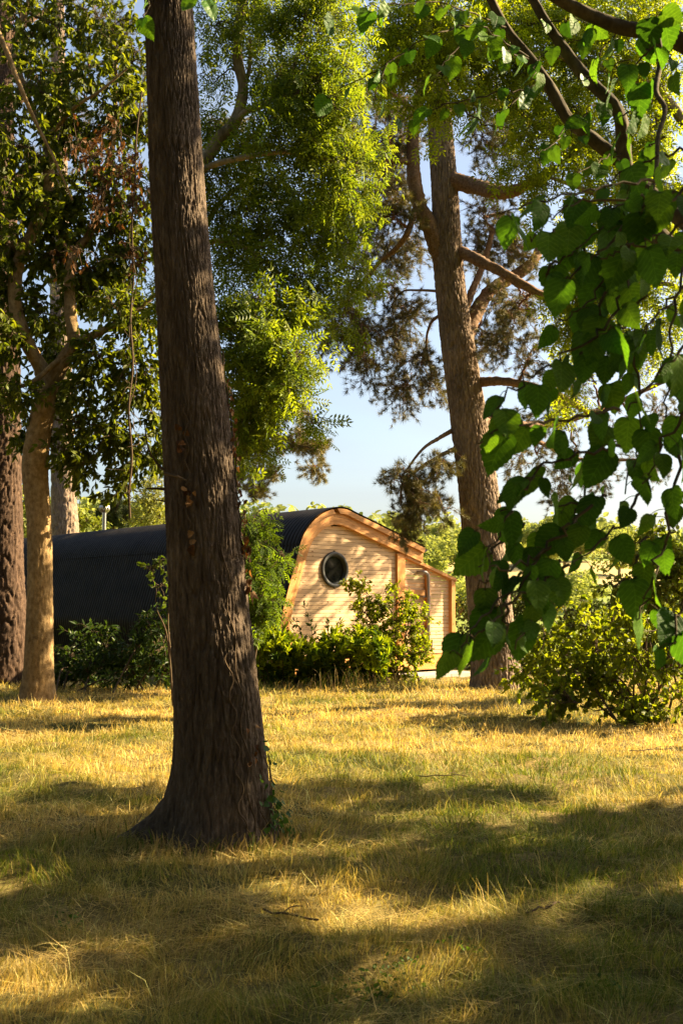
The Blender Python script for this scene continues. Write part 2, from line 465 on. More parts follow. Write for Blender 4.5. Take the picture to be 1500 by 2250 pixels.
xs = graded([(-2500, -600, 190), (-600, -150, 30), (-150, -30, 8), (-30, -9, 0.7), (-9, 9, 0.09), (9, 30, 0.7), (30, 150, 8), (150, 600, 30), (600, 2500, 190)])
ys = graded([(-60, 0, 6), (0, 2.5, 0.3), (2.5, 22, 0.09), (22, 40, 0.8), (40, 110, 5), (110, 600, 14), (600, 3000, 200)])
gx, gy = np.meshgrid(xs, ys)
gz = ground_z(gx, gy)
g = Geo()
nx, ny = len(xs), len(ys)
ii = (np.arange(ny - 1)[:, None] * nx + np.arange(nx - 1)[None, :]).ravel()
g.add(np.stack([gx.ravel(), gy.ravel(), gz.ravel()], 1), np.stack([ii, ii + 1, ii + nx + 1, ii + nx], 1))
ground = g.build('ground', M_GROUND, smooth=True, kind='structure')

# ------------------------------------------------------------------ cabin
CAB_O = np.array([-1.2568, 20.2, 0.0])
ANG = R(41.9)
CU = np.array([math.cos(ANG), math.sin(ANG), 0])         # along the gable, to the right
CL = np.array([-math.sin(ANG), math.cos(ANG), 0])        # along the ridge, away
CN = -CL                                                 # out of the gable, towards the camera
CAB_LEN = 14.2


def cab(V):
    """Local (u, n, z): along gable, out of the gable, up -> world."""
    V = np.asarray(V, float)
    return CAB_O + V[..., 0:1] * CU + V[..., 1:2] * CN + V[..., 2:3] * np.array([0, 0, 1.0])


cabin = thing('timber_cabin', 'long arched timber cabin with black corrugated roof and larch gable', 'cabin', CAB_O)
# parts keep gable axes as object axes so that the grain follows them
CABROT = Matrix(((CU[0], CN[0], 0, 0), (CU[1], CN[1], 0, 0), (0, 0, 1, 0), (0, 0, 0, 1)))


def cab_part(g_, name, mat, parent=None, smooth=False, **kw):
    o = g_.build(name, mat, None, smooth, **kw)
    if parent is None or parent is cabin:
        o.parent = cabin; o.matrix_local = CABROT
    else:
        o.parent = parent
    return o


OUT = catmull([(0.13, 0.42), (0.07, 0.70), (0.012, 0.95), (0.0, 1.117), (0.049, 1.295), (0.139, 1.588), (0.237, 1.888), (0.387, 2.307), (0.451, 2.52), (0.515, 2.70),
               (0.61, 2.865), (0.784, 3.06), (0.989, 3.204), (1.195, 3.297), (1.38, 3.35), (1.565, 3.368), (1.735, 3.345), (1.94, 3.278), (2.312, 3.165), (3.0, 2.952), (3.93, 2.664)], 5)
INN = catmull([(0.40, 0.42), (0.34, 0.75), (0.285, 1.0), (0.281, 1.12), (0.335, 1.32), (0.411, 1.589), (0.516, 1.891), (0.619, 2.184), (0.702, 2.42), (0.775, 2.59),
               (0.868, 2.725), (1.007, 2.858), (1.144, 2.952), (1.318, 3.024), (1.47, 3.048), (1.60, 3.040), (1.72, 3.013), (1.9, 2.962), (2.311, 2.835), (3.183, 2.575), (3.90, 2.36)], 5)


def offset2(P, d):
    T = unit(np.gradient(P, axis=0)); Nn = np.stack([T[:, 1], -T[:, 0]], 1)     # to the right of travel = inwards
    return P + Nn * d


def resample(P, n):
    s = np.concatenate([[0], np.cumsum(np.linalg.norm(np.diff(P, axis=0), axis=1))])
    t = np.linspace(0, s[-1], n)
    return np.stack([np.interp(t, s, P[:, 0]), np.interp(t, s, P[:, 1])], 1)


def band(A, B, n0, n1):
    """Closed solid between two profile curves A (outer) and B (inner), from depth n0 to n1."""
    k = len(A); V = []
    for C_, nn in ((A, n1), (B, n1), (B, n0), (A, n0)):
        V.append(np.stack([C_[:, 0], np.full(k, nn), C_[:, 1]], 1))
    V = np.vstack(V); F = []
    for r in range(4):
        a = r * k; b = ((r + 1) % 4) * k
        for i in range(k - 1): F.append([a + i, a + i + 1, b + i + 1, b + i])
    F.append([0, k, 2 * k, 3 * k]); F.append([k - 1, 4 * k - 1, 3 * k - 1, 2 * k - 1])
    return V, F


# corrugated shell: a wall sheet and a roof sheet that laps over it
OUTS = resample(OUT, 90)
Z_SEAM = 2.66
iseam = int(np.argmax((OUTS[:, 1] > Z_SEAM) & (OUTS[:, 0] < 1)))


def corrugated(prof, lift, name):
    T = unit(np.gradient(prof, axis=0)); Nn = np.stack([-T[:, 1], T[:, 0]], 1)
    period = 0.105
    t = np.arange(-0.17, CAB_LEN, period / 5)
    amp = 0.011 * np.sin(2 * np.pi * t / period)
    k = len(prof)
    Vs = []
    for a, tt in zip(amp, t):
        q = prof + Nn * (lift + 0.012 + a)
        Vs.append(np.stack([q[:, 0], np.full(k, -tt), q[:, 1]], 1))
    V = np.vstack(Vs); i = (np.arange(len(t) - 1)[:, None] * k + np.arange(k - 1)[None, :]).ravel()
    q = Geo(); q.add(V, np.stack([i, i + 1, i + k + 1, i + k], 1))
    return cab_part(q, name, M_SHELL, smooth=True)


corrugated(OUTS[:iseam + 2], 0.0, 'wall_sheet')
roof_sheet = corrugated(OUTS[iseam - 1:], 0.016, 'roof_sheet')
# dark lining under the sheets, back gable, long wall and floor close the room
g = Geo(); A = resample(OUT, 60); V, F = band(offset2(A, 0.004), offset2(A, 0.05), -CAB_LEN + 0.02, 0.0); g.add(V, F)
cab_part(g, 'lining', M_MEMBRANE)
g = Geo(); B = resample(INN, 50)
poly = np.vstack([offset2(resample(OUT, 50), 0.06), [[3.2, 2.6], [3.2, 0.42]]])
ctr = np.array([1.6, 1.4]); k = len(poly)
V = np.vstack([np.stack([poly[:, 0], np.full(k, -CAB_LEN + 0.05), poly[:, 1]], 1), [[ctr[0], -CAB_LEN + 0.05, ctr[1]]]])
g.add(V, [[i, (i + 1) % k, k] for i in range(k)]); cab_part(g, 'back_wall', M_LARCH)
g = Geo(); g.box(3.2, 3.28, -CAB_LEN + 0.1, -0.05, 0.42, 2.6); cab_part(g, 'long_wall', M_LARCH)
g = Geo(); g.box(0.2, 3.28, -CAB_LEN + 0.06, -0.06, 0.34, 0.415); cab_part(g, 'floor', M_LARCH)

# gable backing with a round hole, then each board on it
WC, WR = np.array([1.483, 2.158]), 0.345
inn_low = resample(INN[INN[:, 0] < 3.2], 80)
outline = np.vstack([offset2(inn_low, -0.05), [[3.2, 0.43]], [[0.38, 0.43]]])
th = np.linspace(0, 2 * np.pi, 96, endpoint=False)
def ray_poly(c, a, P):
    d = np.array([math.cos(a), math.sin(a)]); best = 9
    Q = np.roll(P, -1, 0)
    for p, q in zip(P, Q):
        e = q - p; den = d[0] * e[1] - d[1] * e[0]
        if abs(den) < 1e-9: continue
        w = p - c
        t = (w[0] * e[1] - w[1] * e[0]) / den; s_ = (w[0] * d[1] - w[1] * d[0]) / den
        if t > 0 and -1e-6 <= s_ <= 1 + 1e-6: best = min(best, t)
    return c + d * best
o_pts = np.array([ray_poly(WC, a, outline) for a in th]); c_pts = WC + WR * 0.9 * np.stack([np.cos(th), np.sin(th)], 1)
V = np.vstack([np.stack([c_pts[:, 0], np.full(96, -0.012), c_pts[:, 1]], 1), np.stack([o_pts[:, 0], np.full(96, -0.012), o_pts[:, 1]], 1)])
i = np.arange(96); j = (i + 1) % 96
g = Geo(); g.add(V, np.stack([i, j, 96 + j, 96 + i], 1))
gable = cab_part(g, 'gable_wall', M_MEMBRANE)

inn_z = inn_low[np.argmax(inn_low[:, 1])]
ipk = int(np.argmax(inn_low[:, 1]))
Lz, Lu = inn_low[:ipk + 1, 1], inn_low[:ipk + 1, 0]
Rz, Ru = inn_low[ipk:, 1][::-1], inn_low[ipk:, 0][::-1]
def ul(z): return float(np.interp(z, Lz, Lu)) - 0.03
def ur(z): return float(min(np.interp(z, Rz, Ru), 3.2)) + (0.03 if z > Rz[0] else 0.0)
PIT = 0.0785
rng = np.random.default_rng(5)


def board(u00, u01, u10, u11, z0, z1, n0, n1, parent, name='board', mat=M_LARCH):
    """Board from (u00..u01 at z0) to (u10..u11 at z1) with a small front chamfer."""
    c = 0.004; V = []
    for (nn, e) in ((n0, 0), (n1 - c, 0), (n1, c)):
        V += [[u00, nn, z0 + e], [u01, nn, z0 + e], [u11, nn, z1 - e], [u10, nn, z1 - e]]
    F = [[3, 2, 1, 0], [8, 9, 10, 11]]
    for a in (0, 4):
        for q in range(4): F.append([a + q, a + (q + 1) % 4, a + 4 + (q + 1) % 4, a + 4 + q])
    q = Geo(); q.add(V, F)
    return cab_part(q, name, mat, parent)


z = 0.435
while z < 3.04:
    z0, z1 = z, min(z + PIT - 0.0055, 3.035)
    j0 = 0.0018 * rng.standard_normal()
    zm0, zm1 = min(z0, 3.03), min(z1, 3.03)
    L0, L1, R0, R1 = ul(zm0), ul(zm1), ur(zm0), ur(zm1)
    dz = min(abs(z0 - WC[1]), abs(z1 - WC[1])) if not (z0 < WC[1] < z1) else 0
    if z1 - z0 > 0.02:
        if dz < WR * 0.96:
            def half(zz): return math.sqrt(max((WR * 0.96) ** 2 - (zz - WC[1]) ** 2, 0.0))
            h0, h1 = half(z0), half(z1)
            board(L0, WC[0] - h0, L1, WC[0] - h1, z0, z1, -0.008, 0.016 + j0, gable)
            board(WC[0] + h0, R0, WC[0] + h1, R1, z0, z1, -0.008, 0.016 + j0, gable)
        else:
            board(L0, R0, L1, R1, z0, z1, -0.008, 0.016 + j0, gable)
    z += PIT

# round window: turned frame, glass, inner sill
def lathe(prof, n=64):
    a = np.linspace(0, 2 * np.pi, n, endpoint=False); m = len(prof)
    V = np.array([[WC[0] + r * math.cos(t), d, WC[1] + r * math.sin(t)] for r, d in prof for t in a])
    F = []
    for p in range(m - 1):
        for q in range(n): F.append([p * n + q, p * n + (q + 1) % n, (p + 1) * n + (q + 1) % n, (p + 1) * n + q])
    return V, F
g = Geo(); V, F = lathe([(0.352, 0.0), (0.357, 0.03), (0.35, 0.05), (0.335, 0.058), (0.30, 0.055), (0.282, 0.045), (0.277, 0.025), (0.262, 0.02), (0.262, -0.09), (0.345, -0.09)]); g.add(V, F)
win = cab_part(g, 'round_window', M_RING, smooth=True, label='round porthole window with thick grey frame')
g = Geo(); a = np.linspace(0, 2 * np.pi, 64, endpoint=False)
V = np.vstack([[[WC[0] + 0.263 * math.cos(t), d, WC[1] + 0.263 * math.sin(t)] for t in a] for d in (-0.01, -0.016)])
g.add(np.vstack([V, [[WC[0], -0.01, WC[1]], [WC[0], -0.016, WC[1]]]]), [[q, (q + 1) % 64, 128] for q in range(64)] + [[64 + (q + 1) % 64, 64 + q, 129] for q in range(64)])
cab_part(g, 'pane', M_GLASS, win)
g = Geo(); g.box(WC[0] - 0.2, WC[0] + 0.2, -0.24, -0.09, WC[1] - 0.245, WC[1] - 0.22); cab_part(g, 'window_sill', M_POST, win)

# laminated arch: five lamellae, then the fascia in two lengths
NPR = 110
Ao = resample(offset2(OUT, 0.07), NPR); Bi = resample(INN, NPR)
g0 = Geo(); V, F = band(Ao + (Bi - Ao) * 0.03, Ao + (Bi - Ao) * 0.99, -0.05, 0.085); g0.add(V, F)
arch = cab_part(g0, 'arch_rib', M_ARCH)
for q in range(5):
    f0, f1 = q / 5 + 0.004, (q + 1) / 5 - 0.006
    g = Geo(); V, F = band(Ao + (Bi - Ao) * f0, Ao + (Bi - Ao) * f1, -0.02, 0.118 + 0.002 * (q % 2)); g.add(V, F)
    cab_part(g, 'lamella', M_ARCH, arch)
Fo, Fi = resample(offset2(OUT, 0.002), NPR), resample(offset2(OUT, 0.088), NPR)
cut = int(np.argmax(Fo[:, 0] > 1.33))
g = Geo(); V, F = band(Fo[:cut], Fi[:cut], -0.03, 0.168); g.add(V, F); cab_part(g, 'fascia_board', M_ARCH, label='curved fascia board following the arch')
g = Geo(); V, F = band(Fo[cut + 1:], resample(offset2(OUT, 0.105), NPR)[cut + 1:], -0.03, 0.172); g.add(V, F); cab_part(g, 'fascia_board', M_ARCH, label='straight fascia board sloping to the gutter')
# rafter tail, corner post
g = Geo(); g.box(3.19, 3.41, -0.08, 0.075, 0.405, 2.53); cab_part(g, 'corner_post', M_POST)

# gutter along the eave with a short outlet
g = Geo(); a = np.linspace(math.pi, 2 * math.pi, 12)
prof = [(3.99 + 0.062 * math.cos(t), 2.645 + 0.062 * math.sin(t)) for t in a] + [(3.99 + 0.055 * math.cos(t), 2.645 + 0.055 * math.sin(t)) for t in a[::-1]]
k = len(prof); V = [[p[0], d, p[1]] for d in (0.12, -CAB_LEN) for p in prof]
F = [[i, (i + 1) % k, k + (i + 1) % k, k + i] for i in range(k)]
g.add(V, F); gut = cab_part(g, 'gutter', M_GREY)
g = Geo(); V, F = tube_vf([[3.99, -0.18, 2.60], [3.96, -0.18, 2.5], [3.85, -0.17, 2.42], [3.80, -0.17, 2.3]], 0.04, 12); g.add(V, F); cab_part(g, 'outlet', M_GREY, gut)

# slatted side screen
def rail_z(u): return 2.517 - (u - 3.31) * (0.5 / 1.647)
screen = Geo()
V = []
for (uu, nn, zz) in [(3.415, -0.06, 0), (5.0, -0.06, 0), (5.0, 0.09, 0), (3.415, 0.09, 0)]:
    V += [[uu, nn, rail_z(uu) - 0.035], [uu, nn, rail_z(uu) + 0.03]]
screen.add(V, [[0, 2, 4, 6], [1, 7, 5, 3], [0, 1, 3, 2], [2, 3, 5, 4], [4, 5, 7, 6], [6, 7, 1, 0]])
scr = cab_part(screen, 'screen_rail', M_RAIL)
for (u0, u1, n0, n1) in ((4.09, 4.195, -0.08, 0.055), (4.845, 4.957, -0.1, 0.075)):
    V = []
    for (uu, nn) in ((u0, n0), (u1, n0), (u1, n1), (u0, n1)):
        V += [[uu, nn, 0.405], [uu, nn, rail_z(uu) - 0.036]]
    g = Geo(); g.add(V, [[0, 2, 4, 6], [1, 7, 5, 3], [0, 1, 3, 2], [2, 3, 5, 4], [4, 5, 7, 6], [6, 7, 1, 0]])
    cab_part(g, 'screen_post', M_POST)
z = 0.43
while z < 2.45:
    z1 = z + 0.067
    for (u0, u1) in ((3.412, 4.088), (4.197, 4.843)):
        top = rail_z(u0) - 0.04
        if z1 > top + 0.03: continue
        e0 = min(u1, 3.31 + (2.517 - 0.04 - z) / 0.3036); e1 = min(u1, 3.31 + (2.517 - 0.04 - z1) / 0.3036)
        if e1 - u0 < 0.05: continue
        board(u0, e0, u0, e1, z, z1, -0.035, -0.012 + 0.002 * rng.standard_normal(), scr, 'slat')
    z += PIT
# side return of the screen
for q in range(20):
    zz = 0.43 + q * PIT
    g = Geo(); g.box(4.87, 4.89, -2.2, -0.105, zz, zz + 0.067); cab_part(g, 'side_slat', M_LARCH, scr)
g = Geo(); g.box(4.845, 4.957, -2.3, -2.2, 0.405, 1.98); cab_part(g, 'screen_post', M_POST)
# grey waste pipe on the screen
pp = catmull([[3.87, -0.03, 2.15], [3.90, 0.10, 2.155], [3.97, 0.13, 2.145], [4.035, 0.13, 2.09], [4.05, 0.13, 1.98], [4.05, 0.13, 1.4], [4.05, 0.13, 0.5]], 6)
g = Geo(); V, F = tube_vf(pp, 0.036, 12); g.add(V, F); pipe = cab_part(g, 'waste_pipe', M_GREY, smooth=True)
for zz in (1.62, 0.9):
    g = Geo(); g.box(3.93, 4.09, -0.012, 0.09, zz, zz + 0.04); cab_part(g, 'bracket', M_GREY, pipe)
g = Geo(); g.box(4.215, 4.25, -0.01, 0.05, 0.46, 0.72); cab_part(g, 'outlet_box', M_SKID)
g = Geo(); g.box(3.43, 4.07, -0.008, 0.03, 1.66, 1.78); cab_part(g, 'sun_pattern_strip', M_RAIL)  # raised strip standing in for the pattern of sun through the slats
# deck beam and skids
g = Geo()
V = [[0.4, 0.13, 0.13], [4.55, 0.13, 0.1], [5.05, 0.13, 0.21], [5.05, 0.13, 0.4], [0.4, 0.13, 0.4]]
V += [[p[0], 0.07, p[2]] for p in V]
g.add(V, [[0, 1, 3, 4], [9, 8, 6, 5], [0, 5, 6, 1], [1, 6, 7, 2], [2, 7, 8, 3], [3, 8, 9, 4], [4, 9, 5, 0]]); g.add(np.array(V), [[1, 2, 3], [8, 7, 6]])
cab_part(g, 'floor_beam', M_RAIL, label='orange timber floor beam under the gable')
g = Geo(); g.box(3.28, 5.05, -2.4, 0.069, 0.33, 0.40); cab_part(g, 'deck', M_RAIL)
for uu in (0.75, 2.0, 3.2, 4.4):
    g = Geo(); g.box(uu, uu + 0.14, -CAB_LEN + 0.3 if uu < 4 else -2.3, -0.1, -0.03, 0.33); cab_part(g, 'skid', M_SKID)
# stove flue
FU, FT = 2.4, 10.7
g = Geo(); V, F = tube_vf([[FU, -FT, 3.0], [FU, -FT, 3.4], [FU, -FT, 4.02]], 0.055, 14); g.add(V, F); flue = cab_part(g, 'flue_pipe', M_STEEL, smooth=True)
g = Geo()
prof = [(0.02, 4.27), (0.08, 4.255), (0.13, 4.21), (0.155, 4.15), (0.15, 4.09), (0.12, 4.04), (0.06, 4.015)]
a = np.linspace(0, 2 * np.pi, 28, endpoint=False)
V = np.array([[FU + (r * (1.0 if q % 2 == 0 else 0.9)) * math.cos(t), -FT + (r * (1.0 if q % 2 == 0 else 0.9)) * math.sin(t), zz] for r, zz in prof for q, t in enumerate(a)])
F = [[p * 28 + q, p * 28 + (q + 1) % 28, (p + 1) * 28 + (q + 1) % 28, (p + 1) * 28 + q] for p in range(len(prof) - 1) for q in range(28)]
g.add(V, F); cab_part(g, 'cowl', M_STEEL, flue, label='ribbed metal ball cowl on the flue')

# paving slab in front of the screen
c0 = cab(np.array([[2.9, 0.2, 0], [4.7, 0.2, 0], [4.7, 1.35, 0], [2.9, 1.35, 0]]))
for q, (ua, ub) in enumerate(((2.75, 3.68), (3.7, 4.62))):
    base = cab(np.array([[ua, 0.25, 0]]))[0]
    g = Geo(); Vl = np.array([[x, y, zz] for zz in (-0.04, 0.07) for y in (0.25, 1.1) for x in (ua, ub)])
    g.add(cab(Vl), [[0, 2, 3, 1], [4, 5, 7, 6], [0, 1, 5, 4], [2, 6, 7, 3], [0, 4, 6, 2], [1, 3, 7, 5]])
    o = g.build('paving_slab', M_SLAB)
    tag(o, ('pale paving slab on the grass half hidden by the shrub', 'pale paving slab below the slatted screen and grey pipe')[q], 'slab', 'paving slabs beside the cabin', 'thing')


# ------------------------------------------------------------------ leaf templates (base at origin, growing along +X, face up +Z)
def T_simple(l=1.0, w=0.4, fold=0.12, droop=0.1):
    V = np.array([[0, 0, 0], [0.3 * l, w * 0.5, fold * w], [0.68 * l, w * 0.42, fold * w - droop * 0.4 * l], [l, 0, -droop * l], [0.68 * l, -w * 0.42, fold * w - droop * 0.4 * l], [0.3 * l, -w * 0.5, fold * w]])
    return V, np.array([[0, 3, 2, 1], [0, 5, 4, 3]])


def T_ash(nl=4):
    V = []; F = []
    def leaflet(b, d, l, w):
        d = unit(d); s_ = unit(np.cross([0, 0, 1.0], d)); n = len(V)
        b = np.array(b, float)
        V.extend([b, b + d * l * 0.5 + s_ * w * 0.5 + [0, 0, 0.015], b + d * l + [0, 0, -0.03], b + d * l * 0.5 - s_ * w * 0.5 + [0, 0, 0.015]])
        F.append([n, n + 3, n + 2, n + 1])
    for q in range(nl):
        x = 0.2 + 0.66 * q / (nl - 1); zz = -0.10 * x * x
        for sgn in (-1, 1): leaflet([x, 0, zz], [0.55, sgn * 0.9, -0.12], 0.30, 0.105)
    leaflet([0.9, 0, -0.08], [1, 0, -0.15], 0.32, 0.11)
    return np.array(V, float), np.array(F)


def T_tuft(rg, n=34):
    V = []; F = []
    for q in range(n):
        a = rg.uniform(0, 2 * np.pi); c = rg.uniform(0.1, 1.25); b = rg.uniform(-0.5, 0.15)
        d = np.array([math.cos(c), math.sin(c) * math.cos(a), math.sin(c) * math.sin(a)])
        s_ = unit(np.cross(d, rg.standard_normal(3))) * 0.022
        p = np.array([b, 0, 0]); l = rg.uniform(0.75, 1.1); k = len(V)
        V.extend([p - s_, p + s_, p + d * l]); F.append([k, k + 1, k + 2])
    return np.array(V, float), np.array(F)


_rt = np.random.default_rng(11)
TUFTS = [T_tuft(_rt) for _ in range(5)]
ASH = [T_ash(4), T_ash(5), T_ash(3)]


def place(geo, tpl, P, D, U, S, Cc):
    """Copy a template to points P, along D, face normal near U, size S, colour Cc."""
    V, F = tpl
    P = np.asarray(P, float); X = unit(D); U = np.asarray(U, float)
    Z = unit(U - (U * X).sum(1, keepdims=True) * X); Y = np.cross(Z, X)
    W = P[:, None, :] + S[:, None, None] * (V[None, :, 0:1] * X[:, None, :] + V[None, :, 1:2] * Y[:, None, :] + V[None, :, 2:3] * Z[:, None, :])
    n, k = len(P), len(V)
    FF = (F[None] + (np.arange(n) * k)[:, None, None]).reshape(-1, F.shape[1])
    geo.add(W.reshape(-1, 3), FF, np.repeat(Cc, k, axis=0))


def tones(rg, n, a, b, var=0.18):
    t = rg.uniform(0, 1, (n, 1)); c = np.asarray(a) * (1 - t) + np.asarray(b) * t
    return np.clip(c * (1 + var * rg.standard_normal((n, 1))), 0.004, 0.9)


class Tree:
    def __init__(s, name, label, cat, base, seed, wood, twig, group=None):
        s.root = thing(name, label, cat, base, group)
        s.rg = np.random.default_rng(seed)
        s.wood, s.twig = wood, twig
        s.relief = 0.3 if wood is M_BARK_LIMB else 0.2 if wood is M_BARK_LINDEN else 0.08
        s.np_, s.nr = [], []
        s.tw = Geo(); s.LP, s.LD = [], []
    def path(s, pts, r0, r1, name='limb', n=10, per=6, pw=1.0, mat=None, smooth=True):
        P = catmull(pts, per); t = np.linspace(0, 1, len(P))
        rad = r0 + (r1 - r0) * t ** pw
        if r0 > 0.03 and name == 'limb':
            P2 = catmull(pts, per * 4); n = max(n * 2, 18); m = len(P2); rad2 = r0 + (r1 - r0) * np.linspace(0, 1, m) ** pw
            V, F = tube_vf(P2, np.ones(m), n); V = V.reshape(m, n, 3); dirs = V - P2[:, None, :]
            L_ = np.concatenate([[0], np.cumsum(np.linalg.norm(np.diff(P2, axis=0), axis=1))])[:, None]; aa = (np.arange(n) / n)[None, :]
            k1 = 1 + 0.13 * perlin(L_ * 4 + r0 * 90, aa * 5 + 0 * L_) + s.relief * (np.abs(perlin(L_ * 9, aa * 14 + r0 * 70)) - 0.25) + 0.06 * perlin(L_ * 1.7 + r0 * 50, aa * 0 + 3)
            V = P2[:, None, :] + dirs * (rad2[:, None] * k1)[:, :, None]
            g_ = Geo(); g_.add(V.reshape(-1, 3), F)
        else:
            g_ = Geo(); g_.tube(P, rad, n)
        o = g_.build(name, mat or s.wood, s.root, smooth)
        s.np_.extend(P); s.nr.extend(rad)
        return o
    def nodes(s, P, r):
        s.np_.extend(np.asarray(P)); s.nr.extend(np.broadcast_to(r, (len(P),)))
    def rnd(s, c, r):
        d = unit(s.rg.standard_normal(3)) * s.rg.uniform(0.15, 1) ** 0.5
        return c + d * r
    def cluster(s, c, r, nb=7, nt=6, nl=6, tl=0.5, rb=0.02, droop=0.0, wig=0.1, from_below=None, link=True):
        """A bough that reaches the clump at c (radii r), its side shoots and their leaf points."""
        rg = s.rg; c = np.asarray(c, float); r = np.asarray(r, float)
        NP = np.array(s.np_)
        d = np.linalg.norm(NP - c, axis=1); k = int(np.argmin(d + 0.1 * rg.uniform(0, 1, len(d))))
        a = NP[k]; ra = min(s.nr[k] * 0.7, rb)
        dist = np.linalg.norm(c - a)
        mid = (a + c) / 2 + rg.standard_normal(3) * 0.10 * dist + np.array([0, 0, 0.10 * dist])
        B = catmull([a, mid, c], 6)
        B[1:-1] += rg.standard_normal((len(B) - 2, 3)) * wig * 0.12 * min(dist, 1.5)
        if link:
            s.tw.tube(B, np.linspace(ra, max(ra * 0.35, 0.006), len(B)), 6)
        s.np_.extend(B[4:]); s.nr.extend([ra * 0.6] * len(B[4:]))
        for b in range(nb):
            st = B[rg.integers(len(B) // 2, len(B))]
            e = s.rnd(c, r)
            m2 = (st + e) / 2 + rg.standard_normal(3) * 0.12 * np.linalg.norm(e - st) + [0, 0, 0.06]
            Q = catmull([st, m2, e], 4)
            Q[1:] += rg.standard_normal((len(Q) - 1, 3)) * wig * 0.10
            s.tw.tube(Q, np.linspace(max(ra * 0.35, 0.007), 0.004, len(Q)), 5)
            for t in range(nt):
                q0 = Q[rg.integers(2, len(Q))]
                dv = unit(0.5 * unit(e - st) + 0.8 * unit(rg.standard_normal(3)) + 0.25 * unit(q0 - c) + [0, 0, -droop])
                l = tl * rg.uniform(0.5, 1.1)
                e2 = q0 + dv * l + [0, 0, -droop * 0.5 * l]
                m3 = (q0 + e2) / 2 + rg.standard_normal(3) * wig * l + [0, 0, droop * 0.2 * l]
                W = catmull([q0, m3, e2], 3)
                s.tw.tube(W, np.linspace(0.0045, 0.002, len(W)), 4)
                for j in range(nl):
                    f = 1.0 if j == 0 else rg.uniform(0.25, 1.0)
                    x = f * (len(W) - 1); i0 = min(int(x), len(W) - 2)
                    p = W[i0] + (W[i0 + 1] - W[i0]) * (x - i0)
                    s.LP.append(p); s.LD.append(dv)
    def finish(s, kind, size, ca, cb, mat, var=0.2, out=0.9, droop=0.35, name='crown', tone=None, smin=0.7, smax=1.2):
        rg = s.rg
        if s.tw.n: s.tw.build('twigs', s.twig, s.root, True, kind='stuff')
        if not s.LP: return
        P = np.array(s.LP); D0 = np.array(s.LD); n = len(P)
        if kind == 'needle':
            D = unit(D0 + 0.45 * rg.standard_normal((n, 3)) + [0, 0, 0.25]); U = rg.standard_normal((n, 3))
        else:
            D = unit(D0 * (1 - out * 0.5) + out * unit(rg.standard_normal((n, 3))) + [0, 0, -droop])
            U = np.array([0.55, 0.0, 0.7]) + 0.7 * rg.standard_normal((n, 3))
        S = size * rg.uniform(smin, smax, n)
        Cc = tones(rg, n, ca, cb, var)
        if tone is not None: Cc = Cc * tone(P)
        g_ = Geo()
        tpls = {'ash': ASH, 'needle': TUFTS}.get(kind) or [T_simple(1, kind, 0.15, 0.12), T_simple(1, kind * 0.85, 0.3, 0.3), T_simple(1, kind * 1.1, -0.05, 0.2)]
        idx = rg.integers(0, len(tpls), n)
        for q, tp in enumerate(tpls):
            mk = idx == q
            if mk.any(): place(g_, tp, P[mk], D[mk], U[mk], S[mk], Cc[mk])
        o = g_.build(name, mat, s.root, False, kind='stuff')
        return o


def bark_trunk(name, tree, pts, rads, mat, nang=160, dz=0.02, K=22, fz=2.6, amp=0.02, flare=None, seed=0, moss=None):
    """Fissured trunk: centre line pts (world), radii at those points, real relief; flare(theta, h) adds roots."""
    P = catmull(pts, 12); rr = np.interp(np.linspace(0, 1, len(P)), np.linspace(0, 1, len(rads)), rads)
    s_ = np.concatenate([[0], np.cumsum(np.linalg.norm(np.diff(P, axis=0), axis=1))])
    m = int(s_[-1] / dz); h = np.linspace(0, s_[-1], m)
    C_ = np.stack([np.interp(h, s_, P[:, i]) for i in range(3)], 1); r = np.interp(h, s_, rr)
    a = np.linspace(0, 2 * np.pi, nang, endpoint=False)
    A, H = np.meshgrid(a, h); U = A / (2 * np.pi)
    warp = 0.9 * perlin(U * 6 + seed, H * 1.1 + seed, None) * 0 + 0.3 * perlin(U * 8, H * 2.3 + seed, 8)
    f1 = np.abs(perlin(U * K + warp, H * fz + seed * 3.1, None) if False else perlin(np.mod(U * K + warp, K), H * fz + seed * 3.1, K))
    f2 = np.abs(perlin(np.mod(U * K * 2 + 2 * warp, K * 2), H * fz * 3.2 + 5 + seed, K * 2))
    f3 = perlin(np.mod(U * K * 4, K * 4), H * fz * 9 + seed, K * 4)
    f4 = np.abs(perlin(np.mod(U * K * 0.7 + 0.5 * warp, int(K * 0.7)), H * fz * 5.5 + 3 * seed, int(K * 0.7)))
    dsp = amp * (sstep(0, 0.2, f1) * 0.8 + 0.5 * sstep(0, 0.25, f2) + 0.25 * f3 + 0.3 * sstep(0, 0.14, f4) - 1.1)
    big = 0.035 * perlin(U * 4, H * 0.6 + seed, 4)
    rad = r[:, None] * (1 + big) + dsp
    if flare is not None: rad = rad + flare(A, H)
    V = C_[:, None, :] + np.stack([rad * np.cos(A), rad * np.sin(A), np.zeros_like(A)], -1)
    i = np.arange(m - 1)[:, None] * nang; j = np.arange(nang)[None, :]; k = (j + 1) % nang
    g_ = Geo(); g_.add(V.reshape(-1, 3), np.stack([i + j, i + k, i + nang + k, i + nang + j], -1).reshape(-1, 4))
    o = g_.build(name, mat, tree.root, True)
    st = max(1, len(C_) // 60)
    tree.nodes(C_[::st], r[::st])
    tree.axis = (C_, r)
    return o, V


def lobes(A, H, L, sc):
    out = 0
    for (ang, amp, wid, hh) in L:
        d = np.angle(np.exp(1j * (A - R(ang))))
        out = out + amp * np.exp(-(d / wid) ** 2) * np.exp(-np.maximum(H, 0) / hh)
    return out + sc * np.exp(-np.maximum(H, 0) / 0.22)


